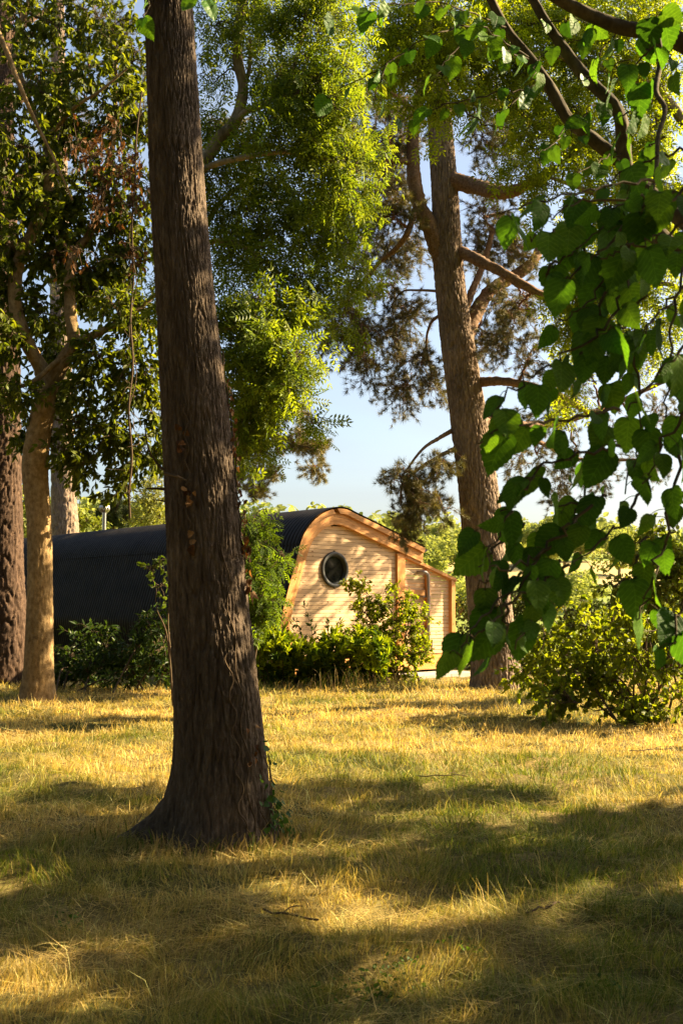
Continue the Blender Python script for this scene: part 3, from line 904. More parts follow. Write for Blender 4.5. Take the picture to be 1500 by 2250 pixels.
# ------------------------------------------------------------------ the big trunk in front
YF = 6.9
front = Tree('pine_tree', 'big dark brown trunk in the foreground with dead ivy up it', 'tree', (at(478, 1850, YF)[0], YF, 0), 21, M_BARK_LIMB, M_TWIG_PINE)
b0 = at(484, 1800, YF); b0[2] = -0.12
pts = [b0] + [at(x, y, YF) for x, y in ((483, 1700), (473, 1500), (457, 1300), (436, 1000), (411, 700), (389, 400), (371, 0), (345, -500), (320, -1100), (300, -1800))]
sc_ = YF / FPX / 2
rads = [r * sc_ for r in (205, 190, 178, 167, 151, 130, 119, 105, 90, 70, 40)]
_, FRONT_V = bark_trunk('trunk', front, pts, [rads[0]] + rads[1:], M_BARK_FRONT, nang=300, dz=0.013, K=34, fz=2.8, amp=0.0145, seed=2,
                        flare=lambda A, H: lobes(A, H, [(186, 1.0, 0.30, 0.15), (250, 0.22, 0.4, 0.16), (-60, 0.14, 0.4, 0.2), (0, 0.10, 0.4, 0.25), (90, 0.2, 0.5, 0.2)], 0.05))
for q in range(7):
    zz = 7.6 + q * 0.65; aa = q * 2.4
    c = front.axis[0][np.argmin(np.abs(front.axis[0][:, 2] - zz))]
    e = c + np.array([math.cos(aa) * 1.6, math.sin(aa) * 1.6, 0.5])
    front.path([c, (c + e) / 2 + [0, 0, 0.1], e], 0.05, 0.02, n=7)
    front.cluster(e, (0.9, 0.9, 0.5), 6, 5, 3, 0.4)
for (x0, y0, x1, y1, rr_) in ((362, 1040, 412, 1056, 0.011), (362, 1077, 322, 1073, 0.012), (365, 1105, 335, 1098, 0.007)):
    p0 = at(x0, y0, YF - 0.2); p1 = at(x1, y1, YF - 0.32)
    if x1 < x0: p0 = at(x0 + 12, y0, YF - 0.05); p1 = at(x1, y1, YF - 0.1)
    front.path([p0, (p0 + p1) / 2 + [0, 0, 0.004], p1], rr_, rr_ * 0.5, name='dead_branch', n=6, mat=M_TWIG)
pbr = [at(x, y, YF - 0.12) for x, y in ((410, 1057), (372, 1040), (345, 1018), (325, 980), (318, 930))]
front.path(pbr, 0.012, 0.004, name='dead_branch', n=6, mat=M_TWIG)
front.finish('needle', 0.14, (0.035, 0.05, 0.02), (0.06, 0.07, 0.02), M_NEEDLE)


def ivy_leaf(cu, seed):
    """Lobed leaf with a fold and curl."""
    o = [(0, 0), (-0.06, 0.22), (0.12, 0.46), (0.34, 0.36), (0.55, 0.34), (0.72, 0.2), (1.0, 0), (0.72, -0.2), (0.55, -0.34), (0.34, -0.36), (0.12, -0.46), (-0.06, -0.22)]
    V = [[x, y, 0.25 * abs(y) * cu - cu * 0.35 * x * x] for x, y in o] + [[0.4, 0, -0.02 - cu * 0.05]]
    F = [[i, (i + 1) % 12, 12] for i in range(12)]
    return np.array(V), np.array(F)


def mesh_from(V, F, name, mat, col=(1, 1, 1)):
    g_ = Geo(); g_.add(V, F, col); me = g_.mesh(name); me.materials.append(mat); return me


def leaf_object(name, me, parent, p, d, u, s_):
    X = unit(d); Z = unit(np.asarray(u) - np.dot(u, X) * X); Y = np.cross(Z, X)
    o = bpy.data.objects.new(name, me); COL.objects.link(o); o.parent = parent
    q = np.asarray(p) - ORG[parent.name]
    o.matrix_local = Matrix(((X[0] * s_, Y[0] * s_, Z[0] * s_, q[0]), (X[1] * s_, Y[1] * s_, Z[1] * s_, q[1]), (X[2] * s_, Y[2] * s_, Z[2] * s_, q[2]), (0, 0, 0, 1)))
    return o


rg = np.random.default_rng(40)
AX, AR = front.axis


def front_surf(ang, zz, lift=0.01):
    k = int(np.argmin(np.abs(AX[:, 2] - zz))); j = int(round((ang % 360) / 360 * FRONT_V.shape[1])) % FRONT_V.shape[1]
    v = FRONT_V[k, j]; d = np.array([math.cos(R(ang)), math.sin(R(ang)), 0])
    return v + d * lift, d


dead_meshes = [mesh_from(*ivy_leaf(c, 0), 'dead_leaf', M_DEAD, col) for c, col in ((0.6, (0.17, 0.075, 0.024)), (1.3, (0.10, 0.048, 0.02)), (-0.9, (0.26, 0.145, 0.055)), (1.0, (0.07, 0.035, 0.018)))]
dead = thing('dead_ivy', 'withered brown ivy clinging to the big foreground trunk', 'ivy', front_surf(-20, 1.0)[0])
for (a0, a1, z0, z1) in ((-8, 4, 1.75, 3.15), (-105, -98, 1.95, 2.75), (-60, -64, 0.1, 1.2), (-48, -55, 0.1, 1.9)):
    k = 24; S_ = [front_surf(a0 + (a1 - a0) * q / k + 4 * math.sin(q * 1.3), z0 + (z1 - z0) * q / k, 0.012)[0] for q in range(k + 1)]
    g = Geo(); g.tube(catmull(S_, 3), 0.005, 5); g.build('stem', M_TWIG, dead, True)
def dead_leaves(n, a0, a1, z0, z1, s0, s1, clump=0):
    for q in range(n):
        ang = rg.uniform(a0, a1); zz = rg.uniform(z0, z1)
        p, d = front_surf(ang, zz, rg.uniform(0.008, 0.045))
        leaf_object('leaf', dead_meshes[rg.integers(0, 4)], dead, p, np.array([0, 0, -1.0]) + 0.5 * rg.standard_normal(3) + 0.3 * d, d + 0.5 * rg.standard_normal(3), rg.uniform(s0, s1))
dead_leaves(80, -12, 16, 1.75, 2.95, 0.025, 0.048)
dead_leaves(16, -14, 6, 1.55, 1.95, 0.04, 0.07)
dead_leaves(8, -112, -102, 2.35, 2.62, 0.035, 0.06)
dead_leaves(13, -106, -88, 1.82, 2.22, 0.03, 0.06)
dead_leaves(10, -50, -25, 0.3, 0.75, 0.02, 0.035)
green_meshes = [mesh_from(*ivy_leaf(c, 0), 'ivy_leaf', M_BROAD, col) for c, col in ((0.3, (0.05, 0.11, 0.022)), (0.6, (0.03, 0.075, 0.018)), (-0.3, (0.07, 0.14, 0.03)))]
ivy = thing('ivy', 'green ivy growing at the foot of the big foreground trunk', 'ivy', front_surf(-10, 0.02)[0])
for a0 in (-30, -12, 5):
    S_ = [front_surf(a0 + 6 * math.sin(q), 0.0 + q * 0.05, 0.02)[0] for q in range(12)]
    g = Geo(); g.tube(catmull(S_, 3), 0.004, 5); g.build('stem', M_TWIG, ivy, True)
for q in range(80):
    ang = rg.normal(-8, 20); zz = abs(rg.normal(0, 0.22)) + 0.03
    p, d = front_surf(ang, zz, rg.uniform(0.015, 0.12 * (1 - min(zz, 0.6))))
    leaf_object('leaf', green_meshes[rg.integers(0, 3)], ivy, p, d * 0.4 + [0, 0, -0.5] + 0.7 * rg.standard_normal(3), d + [0, 0, 0.5] + 0.4 * rg.standard_normal(3), rg.uniform(0.03, 0.055))

# ------------------------------------------------------------------ pine right of the cabin
YP = 19.0
pine = Tree('pine_tree', 'tall forked brown pine standing right of the cabin', 'tree', (at(1085, 1505, YP)[0], YP, 0), 31, M_BARK_LIMB, M_TWIG_PINE)
sc_ = YP / FPX / 2
b0 = at(1089, 1500, YP); b0[2] = -0.15
pts = [b0] + [at(x, y, YP) for x, y in ((1087, 1450), (1072, 1300), (1053, 1100), (1026, 900), (1004, 750), (986, 600), (978, 450), (968, 300), (955, 100), (940, -200), (925, -600))]
bark_trunk('trunk', pine, pts, [r * sc_ for r in (104, 98, 92, 85, 78, 71, 63, 58, 53, 46, 36, 18)], M_BARK_PINE, nang=240, dz=0.022, K=30, fz=2.0, amp=0.034, seed=5,
           flare=lambda A, H: lobes(A, H, [(0, 0.22, 0.4, 0.25), (200, 0.12, 0.4, 0.3), (-80, 0.12, 0.4, 0.25), (100, 0.15, 0.4, 0.25)], 0.06))
def L3(Y, *pp): return [at(x, y, Y + d) for (x, y, d) in pp]
pine.path(L3(YP, (988, 660, 0), (972, 590, -.02), (946, 505, -.1), (918, 440, -.15), (908, 370, -.2), (907, 290, -.2), (925, 180, 0), (930, 0, 0), (920, -250, 0)), 0.17, 0.06, n=14)
pine.path(L3(YP, (985, 395, 0), (1040, 408, -.4), (1090, 422, -.9), (1140, 415, -1.2), (1220, 370, -1.4)), 0.16, 0.07, n=12)
pine.path(L3(YP, (1000, 548, 0), (1050, 572, -.4), (1100, 597, -.7), (1160, 632, -.9), (1250, 680, -1), (1340, 700, -1)), 0.11, 0.05, n=12)
pine.path(L3(YP, (1022, 740, 0), (1048, 682, .2), (1075, 640, .4), (1120, 612, .6), (1165, 580, .7), (1195, 535, .8), (1240, 500, .8), (1320, 430, .8)), 0.14, 0.06, n=12)
pine.path(L3(YP, (1015, 700, 0), (1036, 640, .2), (1045, 620, .3), (1065, 570, .4), (1082, 503, .5)), 0.075, 0.05, n=10)
pine.path(L3(YP, (1045, 840, 0), (1095, 838, -.3), (1150, 845, -.6), (1230, 870, -.6), (1330, 930, -.5)), 0.09, 0.04, n=10)
pine.path(L3(YP, (1060, 920, 0), (1110, 945, 2.2), (1180, 970, 4.0), (1280, 1010, 5.2), (1400, 1010, 5.4)), 0.06, 0.03, n=10)
pine.path(L3(YP, (1050, 900, 0), (1120, 930, 2.2), (1220, 930, 3.7), (1340, 890, 4.0), (1480, 830, 4.1), (1640, 780, 4.1)), 0.09, 0.03, n=10)
pine.path(L3(YP, (910, 360, -.2), (860, 352, -.4), (800, 365, -.6), (750, 385, -.8), (690, 430, -.9)), 0.055, 0.025, n=9)
pine.path(L3(YP, (918, 445, -.1), (895, 510, -.4), (868, 548, 0), (835, 575, .3), (780, 640, .6), (730, 690, .7)), 0.06, 0.022, n=9)
pine.path(L3(YP, (965, 640, 0), (920, 638, .3), (880, 643, .7), (850, 690, 1)), 0.028, 0.012, n=7)
pine.path(L3(YP, (968, 690, 0), (945, 712, .3), (936, 760, .8), (950, 830, 1)), 0.032, 0.014, n=7)
pine.path(L3(YP, (995, 945, 0), (960, 965, -.3), (925, 990, -.5), (880, 1050, -.6)), 0.042, 0.015, n=8)
pine.path(L3(YP, (1000, 985, 0), (960, 1005, -.3), (920, 1030, -.5), (885, 1062, -.6), (880, 1110, -.6)), 0.038, 0.013, n=8)
pine.path(L3(YP, (915, 250, 0), (850, 200, -.5), (780, 200, -1), (700, 260, -1.2)), 0.06, 0.02, n=8)
pine.path(L3(YP, (965, 260, 0), (1040, 220, .5), (1120, 240, .9), (1220, 300, 1.1), (1330, 330, 1.2), (1440, 340, 1.2)), 0.09, 0.03, n=8)
PX = YP / FPX
def PC(t, x, y, rx, ry, dy=0.0, ry3=0.8, **kw):
    t.cluster(at(x, y, YP + dy), (rx * PX, ry3, ry * PX), **kw)
for (x, y, rx, ry, dy, nb) in (
        (735, 735, 45, 55, 0.6, 11), (770, 660, 55, 45, 0.6, 10), (800, 750, 50, 45, 0.8, 11), (865, 725, 50, 60, 1.0, 11), (900, 790, 50, 45, 1.0, 11), (880, 860, 45, 40, 1.1, 10), (940, 850, 35, 50, 1.1, 5), (850, 640, 45, 40, 1.0, 4),
        (880, 1060, 30, 45, -.6, 7), (925, 1075, 45, 55, -.5, 8), (900, 1120, 42, 35, -.5, 7), (950, 1110, 40, 40, -.3, 6), (960, 1035, 35, 40, -.3, 6), (880, 1148, 30, 18, -.4, 4),
        (820, 430, 60, 45, -.6, 10), (740, 480, 50, 45, -.8, 9), (760, 330, 60, 50, -1, 10), (850, 290, 55, 50, -.5, 11), (860, 480, 45, 55, -.6, 9), (700, 280, 60, 60, -1, 9), (800, 190, 60, 50, -.8, 10), (880, 140, 50, 50, -.3, 5),
        (1060, 300, 60, 50, .5, 8), (1060, 470, 50, 45, .5, 6), (1130, 330, 60, 50, .9, 8), (1110, 480, 50, 40, .8, 5), (1130, 700, 50, 45, -.6, 6), (1100, 760, 55, 50, -.4, 6), (1160, 790, 50, 40, -.6, 6), (1085, 660, 40, 40, .3, 5),
        (1060, 220, 50, 50, .3, 6), (1150, 240, 60, 45, .9, 6), (1240, 300, 60, 50, 1, 6), (1350, 340, 60, 50, 1.1, 6),
        (1250, 870, 55, 40, 5.3, 5), (1230, 1010, 50, 40, 5.3, 6), (1310, 1050, 50, 35, 5.3, 6), (1420, 1010, 55, 45, 5.3, 6), (1160, 940, 40, 40, 5.3, 4), (1470, 900, 55, 50, 5.3, 5), (1230, 1090, 35, 25, 5.3, 4), (1140, 1020, 35, 35, 5.3, 4), (1330, 720, 60, 50, -.9, 5), (1250, 640, 50, 40, -.9, 4),
        (1180, 1000, 45, 40, 3.9, 1), (1250, 950, 50, 40, 3.9, 1), (1330, 900, 50, 40, 4.0, 1), (1400, 950, 50, 45, 4.0, 1), (1300, 830, 50, 40, 4.0, 2), (1220, 880, 40, 40, 3.9, 2), (1440, 800, 60, 50, 4.1, 1), (1380, 780, 50, 40, 4.1, 2), (1530, 850, 60, 60, 4.1, 1), (1640, 780, 70, 60, 4.1, 1),
        (850, 380, 50, 40, 1.2, 11), (880, 300, 45, 50, 1, 9), (870, 430, 40, 40, 1.3, 9), (900, 540, 35, 45, 1.4, 8), (790, 560, 45, 45, 1.5, 9), (860, 590, 45, 45, 1.5, 10), (900, 690, 40, 45, 1.3, 9), (1050, 560, 30, 40, 1.2, 6), (1060, 760, 30, 40, 1.0, 6), (880, 220, 45, 45, .8, 7), (820, 800, 40, 35, -.6, 6), (1100, 400, 50, 50, .6, 7), (1090, 560, 45, 40, 1.0, 6), (1160, 660, 50, 45, .8, 6), (1140, 560, 40, 45, .9, 6),
        (900, -60, 120, 80, 0, 8), (1050, -80, 120, 80, .5, 8), (960, -250, 150, 90, 0, 8), (920, -450, 150, 90, 0, 8)):
    PC(pine, x, y, rx, ry, dy, 0.7, nb=nb + 2 if nb else 1, nt=6, nl=4, tl=0.42, rb=0.03, droop=0.35, wig=0.22)
pine.finish('needle', 0.13, (0.065, 0.075, 0.03), (0.19, 0.16, 0.06), M_NEEDLE, var=0.28)

# ------------------------------------------------------------------ pine trunk at the left edge and the one behind the cabin
YL = 20.0
lp = Tree('pine_tree', 'dark pine trunk cut by the left edge of the photo', 'tree', (at(5, 1500, YL)[0], YL, 0), 33, M_BARK_LIMB, M_TWIG_PINE)
b0 = at(8, 1490, YL); b0[2] = -0.15
bark_trunk('trunk', lp, [b0] + [at(x, y, YL) for x, y in ((8, 1400), (4, 1200), (2, 900), (0, 600), (-4, 300), (-8, 0), (-10, -500), (-15, -900))], [r * YL / FPX / 2 for r in (112, 100, 88, 84, 78, 70, 64, 45, 20)], M_BARK_SHADED,
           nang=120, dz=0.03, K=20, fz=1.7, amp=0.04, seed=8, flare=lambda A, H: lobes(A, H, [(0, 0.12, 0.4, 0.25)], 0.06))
for (x, y, ex, ey) in ((0, 420, 180, 330), (0, 250, 260, 130), (0, 560, -160, 500), (-5, 100, 220, -20), (-5, 50, -200, -60), (-5, -200, 150, -320)):
    lp.path([at(x, y, YL), at((x + ex) / 2, (y + ey) / 2 - 20, YL + .5), at(ex, ey, YL + .8)], 0.07, 0.025, n=8)
for (x, y, rx, ry) in ((160, 60, 90, 60), (260, 130, 80, 60), (220, 30, 90, 60), (190, 330, 70, 60), (120, 220, 80, 60), (40, 60, 80, 80), (300, 240, 50, 60), (60, 360, 70, 60), (-80, 0, 90, 80), (-140, 480, 60, 60), (140, -120, 120, 80), (120, -320, 120, 80), (0, -450, 150, 80)):
    PC(lp, x, y, rx, ry, 1.0, 0.9, nb=8, nt=6, nl=3, tl=0.42, rb=0.03, droop=0.1, wig=0.18)
lp.finish('needle', 0.13, (0.05, 0.065, 0.026), (0.13, 0.12, 0.045), M_NEEDLE)

YB = 34.0
bp = Tree('pine_tree', 'sunlit pine trunk rising behind the cabin roof on the left', 'tree', (at(145, 1430, YB)[0], YB, -0.05), 34, M_BARK_LIMB, M_TWIG_PINE)
b0 = at(150, 1430, YB); b0[2] = -0.4
bark_trunk('trunk', bp, [b0] + [at(x, y, YB) for x, y in ((147, 1250), (143, 1150), (139, 1050), (136, 900), (133, 700), (130, 400), (128, 0))], [r * YB / FPX / 2 for r in (70, 60, 56, 50, 46, 42, 36, 25)], M_BARK_PINE,
           nang=90, dz=0.05, K=18, fz=1.6, amp=0.05, seed=9, flare=lambda A, H: lobes(A, H, [], 0.05))
for (x, y) in ((220, 500), (60, 450), (200, 250), (90, 150), (170, 650)):
    bp.path([at(132, y + 40, YB), at((132 + x) / 2, y + 10, YB), at(x, y, YB - .5)], 0.08, 0.03, n=7)
    bp.cluster(at(x, y, YB - .5), (1.1, 1.1, 0.8), nb=9, nt=6, nl=3, tl=0.5, droop=0.1)
bp.finish('needle', 0.15, (0.05, 0.065, 0.026), (0.13, 0.12, 0.045), M_NEEDLE)

YQ = 30.0
mp_ = Tree('pine_tree', 'golden green pine boughs against the sky above the cabin roof', 'tree', (at(478, 1430, YQ)[0], YQ, 0), 35, M_BARK_LIMB, M_TWIG_PINE)
b0 = at(470, 1430, YQ); b0[2] = -0.3
bark_trunk('trunk', mp_, [b0] + [at(x, y, YQ) for x, y in ((465, 1250), (450, 1050), (430, 850), (415, 600), (400, 300), (390, 0))], [r * YQ / FPX / 2 for r in (60, 54, 48, 44, 38, 30, 16)], M_BARK_PINE, nang=80, dz=0.06, K=18, fz=1.6, amp=0.04, seed=12)
mp_.path([at(x, y, YQ + d) for x, y, d in ((445, 1000, 0), (520, 960, -.5), (600, 955, -.8), (660, 980, -1), (700, 985, -1))], 0.07, 0.02, n=8)
mp_.path([at(x, y, YQ + d) for x, y, d in ((452, 1080, 0), (510, 1030, -.4), (560, 1040, -.6), (600, 1050, -.6))], 0.05, 0.018, n=8)
mp_.path([at(x, y, YQ + d) for x, y, d in ((440, 920, 0), (540, 880, -.4), (620, 880, -.6), (660, 900, -.6))], 0.06, 0.018, n=8)
QX = YQ / FPX
for (x, y, rx, ry, nb) in ((690, 990, 24, 18, 6), (660, 970, 26, 20, 6), (700, 1000, 20, 20, 5), (685, 1040, 26, 14, 6), (650, 985, 30, 20, 6), (610, 985, 30, 22, 6), (570, 1000, 30, 28, 7), (590, 1045, 28, 22, 7), (545, 1050, 28, 26, 7), (560, 1080, 30, 16, 7), (530, 1000, 30, 30, 6), (655, 905, 18, 14, 5), (600, 930, 36, 26, 7), (620, 880, 36, 26, 6), (540, 920, 40, 40, 7), (500, 1040, 25, 30, 5), (500, 300, 70, 70, 8), (580, 420, 60, 60, 6)):
    mp_.cluster(at(x, y, YQ - .7), (rx * QX, 0.7, ry * QX), nb=nb, nt=6, nl=4, tl=0.32, rb=0.03, droop=0.0, wig=0.16)
mp_.finish('needle', 0.17, (0.11, 0.105, 0.035), (0.23, 0.19, 0.07), M_NEEDLE)

# ------------------------------------------------------------------ smooth-barked tree on the left
YS = 16.4
st = Tree('maple_tree', 'smooth tan trunk forking low at the left in front of the cabin', 'tree', (at(80, 1535, YS)[0], YS, 0), 41, M_BARK_SMOOTH, M_TWIG)
b0 = at(84, 1530, YS); b0[2] = -0.1
bark_trunk('trunk', st, [b0] + [at(x, y, YS) for x, y in ((86, 1450), (88, 1300), (86, 1150), (78, 1020), (96, 900), (118, 830), (146, 785), (168, 750))], [r * YS / FPX / 2 for r in (66, 60, 54, 52, 57, 52, 44, 38, 32)], M_BARK_SMOOTH,
           nang=80, dz=0.03, K=14, fz=2.2, amp=0.012, seed=15, flare=lambda A, H: lobes(A, H, [(180, 0.16, 0.5, 0.2), (0, 0.10, 0.5, 0.2), (-90, 0.06, 0.5, 0.2)], 0.04))
st.path(L3(YS, (166, 755, 0), (160, 729, 0), (154, 660, .1), (155, 590, .2), (172, 545, .3), (200, 510, .4), (230, 430, .5), (250, 300, .5), (255, 120, .5)), 0.11, 0.03, n=12)
st.path(L3(YS, (160, 765, 0), (190, 745, -.1), (230, 725, -.2), (290, 690, -.3), (350, 640, -.3)), 0.08, 0.03, n=10)
st.path(L3(YS, (105, 862, 0), (92, 812, 0), (55, 742, -.1), (34, 667, -.1), (38, 591, 0), (67, 520, 0), (100, 444, .1), (107, 378, .1), (100, 302, .2), (70, 240, .2), (38, 150, .2), (36, 89, .2), (62, 13, .2), (80, -80, .2)), 0.125, 0.04, n=12)
st.path(L3(YS, (140, 790, 0), (118, 800, -.2), (85, 830, -.3), (40, 850, -.5), (-30, 840, -.6)), 0.05, 0.02, n=8)
st.path(L3(YS, (107, 300, .1), (130, 275, 0), (165, 235, -.3), (220, 200, -.5), (280, 150, -.6)), 0.04, 0.015, n=8)
st.path(L3(YS - 3, (-30, 20, 0), (10, 100, 0), (45, 190, 0), (80, 270, .1), (120, 350, .2), (160, 440, .3)), 0.04, 0.012, n=8)
SX = YS / FPX
for (x, y, rx, ry, dy, nb) in (
        (40, 60, 80, 70, -.5, 8), (140, 60, 80, 70, .2, 8), (250, 50, 80, 60, .3, 9), (300, 130, 50, 60, .3, 6), (60, 190, 80, 60, -.6, 8), (180, 170, 80, 60, 0, 8), (270, 230, 60, 50, .3, 6), (40, 310, 70, 60, -.5, 8), (150, 300, 70, 60, .3, 7),
        (30, 430, 60, 60, -.3, 8), (180, 430, 70, 60, .5, 7), (290, 400, 50, 60, .5, 6), (240, 520, 70, 50, .5, 8), (20, 540, 50, 50, -.3, 6), (120, 560, 50, 40, .3, 5), (300, 560, 50, 60, .5, 7), (230, 600, 50, 40, .4, 5), (260, 690, 60, 50, -.2, 7), (320, 700, 40, 60, 0, 6),
        (30, 740, 50, 40, -.6, 6), (90, 690, 40, 40, .3, 4), (230, 790, 60, 40, -.2, 7), (310, 800, 50, 50, 0, 7), (190, 850, 45, 40, -.1, 5), (20, 850, 55, 40, -.6, 6), (270, 880, 60, 45, .2, 7), (330, 900, 40, 60, .3, 6), (180, 930, 50, 40, .3, 6), (250, 970, 60, 40, .3, 7), (320, 990, 45, 40, .4, 6), (200, 1010, 45, 35, .3, 5), (150, 1000, 35, 35, .3, 4), (290, 1050, 40, 25, .4, 4),
        (60, 560, 45, 45, .4, 6), (100, 490, 50, 45, .5, 7), (130, 700, 45, 45, .6, 6), (200, 650, 45, 40, .6, 6), (90, 420, 50, 45, .4, 7), (150, 480, 50, 45, .6, 7), (30, 640, 40, 45, .4, 6), (250, 600, 45, 45, .7, 6), (130, 400, 60, 50, .8, 7), (120, 200, 60, 50, .6, 7), (220, 280, 60, 50, .7, 7), (300, 480, 45, 50, .7, 6), (100, 780, 40, 40, .8, 5), (320, 250, 40, 60, .7, 6), (60, 950, 40, 40, .5, 4), (130, 860, 40, 40, .8, 5),
        (-80, 300, 80, 100, 0, 7), (-80, 600, 80, 100, 0, 7), (60, -120, 120, 90, 0, 9), (240, -120, 120, 90, .3, 9), (150, -300, 150, 100, .3, 10), (-60, -100, 100, 120, 0, 8)):
    st.cluster(at(x, y, YS + dy), (rx * SX, 0.8, ry * SX), nb=nb + 2, nt=6, nl=11, tl=0.45, rb=0.025, droop=0.25)
st.finish(0.42, 0.125, (0.058, 0.088, 0.012), (0.135, 0.155, 0.018), M_LEAF, droop=0.7)

# withered creeper hanging from that crown
YV = 15.2
vine = Tree('hanging_creeper', 'rusty brown withered creeper hanging in the left crown', 'creeper', (at(288, 1140, YV)[0], YV, at(288, 1140, YV)[2]), 43, M_TWIG, M_TWIG)
vine.path(L3(YV, (286, 1138, 0), (284, 1080, 0), (290, 1000, 0), (283, 900, 0), (292, 800, 0), (287, 700, 0), (294, 600, 0), (290, 500, 0), (297, 400, 0), (300, 300, 0), (312, 200, 0)), 0.017, 0.012, name='stem', n=8)
vine.path(L3(YV, (282, 900, .1), (300, 820, .1), (284, 720, .1), (300, 620, .1), (284, 520, .1), (305, 430, .1)), 0.009, 0.006, name='stem', n=6)
VX = YV / FPX
for (x, y, rx, ry, nb) in ((240, 290, 55, 35, 5), (200, 350, 50, 40, 5), (260, 380, 55, 45, 5), (220, 430, 50, 40, 5), (300, 340, 35, 40, 4), (160, 320, 30, 30, 3), (280, 450, 40, 30, 4), (150, 555, 22, 15, 2), (300, 560, 30, 30, 2)):
    vine.cluster(at(x, y, YV), (rx * VX, 0.35, ry * VX), nb=max(2, nb - 1), nt=4, nl=5, tl=0.32, rb=0.01, droop=0.5, wig=0.3)
for q in range(26):
    y = vine.rg.uniform(350, 1100); x = 288 + vine.rg.normal(0, 4); p = at(x, y, YV); e = p + vine.rg.standard_normal(3) * [0.22, 0.2, 0.2]
    vine.tw.tube(catmull([p, (p + e) / 2 + vine.rg.standard_normal(3) * 0.06, e], 4), np.linspace(0.006, 0.003, 9), 5)
vine.finish(0.5, 0.09, (0.06, 0.032, 0.014), (0.18, 0.09, 0.035), M_DEAD, droop=0.9)

# ------------------------------------------------------------------ ash behind the big trunk
YA = 14.0
ash = Tree('ash_tree', 'leafy ash with sunlit green sprays right behind the big trunk', 'tree', (at(478, 1575, YA)[0], YA, 0), 51, M_BARK_ASH, M_TWIG)
b0 = at(478, 1570, YA); b0[2] = -0.1
ash.path([b0] + L3(YA, (472, 1400, 0), (455, 1150, 0), (436, 900, 0), (418, 650, 0), (408, 480, 0), (428, 390, 0)), 0.17, 0.12, name='trunk', n=16)
ash.path(L3(YA, (428, 392, 0), (450, 352, 0), (480, 308, 0), (512, 275, 0), (528, 235, 0), (534, 190, 0), (524, 140, 0), (522, 80, 0), (532, 0, 0), (545, -120, 0), (560, -300, 0)), 0.10, 0.05, n=12)
ash.path(L3(YA, (530, 195, 0), (546, 160, .1), (550, 100, .2), (546, 80, .2)), 0.035, 0.015, n=8)
ash.path(L3(YA, (512, 278, 0), (540, 245, -.2), (590, 225, -.4), (640, 160, -.6), (665, 70, -.8), (680, -20, -.8)), 0.05, 0.02, n=8)
ash.path(L3(YA, (432, 380, 0), (470, 362, -.3), (540, 345, -.6), (620, 335, -.8), (700, 345, -.9), (790, 380, -1)), 0.05, 0.014, n=8)
ash.path(L3(YA, (425, 560, 0), (470, 530, .2), (530, 540, .3), (600, 590, .4), (680, 650, .5), (720, 690, .5)), 0.045, 0.012, n=8)
ash.path(L3(YA, (432, 780, 0), (480, 730, -.3), (550, 720, -.5), (620, 760, -.6), (670, 830, -.6)), 0.04, 0.012, n=8)
ash.path(L3(YA, (440, 900, 0), (490, 850, .3), (540, 860, .4), (600, 900, .5)), 0.035, 0.012, n=8)
ash.path(L3(YA, (418, 600, 0), (440, 520, .5), (490, 440, .9), (560, 400, 1.1), (660, 430, 1.2), (740, 480, 1.2)), 0.05, 0.014, n=8)
AXp = YA / FPX
ASHCL = [
    (470, 60, 50, 60, 0, 6), (560, 50, 60, 50, 0, 9), (640, 40, 60, 50, -.6, 11), (720, 60, 60, 60, -.8, 11), (610, 130, 60, 50, -.4, 10), (690, 150, 60, 55, -.8, 12), (750, 170, 50, 50, -.8, 10), (600, 210, 50, 45, -.5, 8), (680, 240, 60, 50, -.8, 11), (740, 260, 45, 45, -.9, 8),
    (460, 190, 30, 50, .3, 4), (455, 270, 25, 40, .3, 4), (600, 300, 55, 40, -.7, 9), (680, 320, 55, 45, -.8, 10), (745, 350, 45, 40, -.9, 7), (520, 330, 40, 35, .3, 5), (490, 400, 45, 40, .3, 8), (570, 400, 55, 45, 1, 10), (640, 420, 55, 45, 1, 10), (710, 450, 50, 45, 1, 9), (500, 480, 50, 45, .5, 9), (580, 490, 55, 45, .8, 10), (660, 510, 55, 45, .8, 10), (720, 540, 45, 40, .8, 7),
    (510, 570, 45, 40, .3, 7), (590, 580, 55, 45, .4, 9), (660, 610, 50, 45, .5, 9), (715, 620, 35, 35, .5, 5), (520, 680, 45, 45, 0, 10), (590, 680, 55, 45, -.2, 12), (650, 700, 45, 45, .1, 10), (535, 760, 50, 45, -.4, 12), (600, 770, 50, 45, -.5, 12), (655, 790, 32, 40, -.5, 8), (540, 840, 45, 45, .3, 11), (600, 850, 45, 45, -.3, 11), (640, 860, 30, 35, -.5, 6), (535, 910, 36, 40, .4, 9), (580, 920, 40, 36, .4, 8), (520, 970, 28, 36, .4, 6), (555, 975, 25, 30, .4, 5),
    (780, 690, 28, 22, .5, 4), (690, 930, 20, 16, .5, 3), (770, 500, 35, 45, 1, 6), (790, 300, 30, 40, -.6, 5), (800, 410, 30, 35, -.4, 5), (790, 590, 30, 30, .6, 5), (830, 340, 25, 30, -.3, 3), (745, 420, 35, 35, -.5, 6), (530, 1030, 16, 22, .3, 2), (380, 300, 40, 100, .6, 6), (380, 650, 40, 100, .6, 6),
    (600, -60, 90, 60, -.4, 10), (720, -60, 80, 60, -.8, 10), (500, -80, 80, 60, 0, 9), (640, -200, 120, 80, -.2, 10), (520, -250, 100, 80, 0, 9)]
for (x, y, rx, ry, dy, nb) in ASHCL:
    ash.cluster(at(x, y, YA + dy), (rx * AXp, 0.7, ry * AXp), nb=nb, nt=6, nl=4, tl=0.32, rb=0.016, droop=0.25)
ash.finish('ash', 0.25, (0.085, 0.14, 0.016), (0.19, 0.235, 0.03), M_LEAF, droop=0.5)

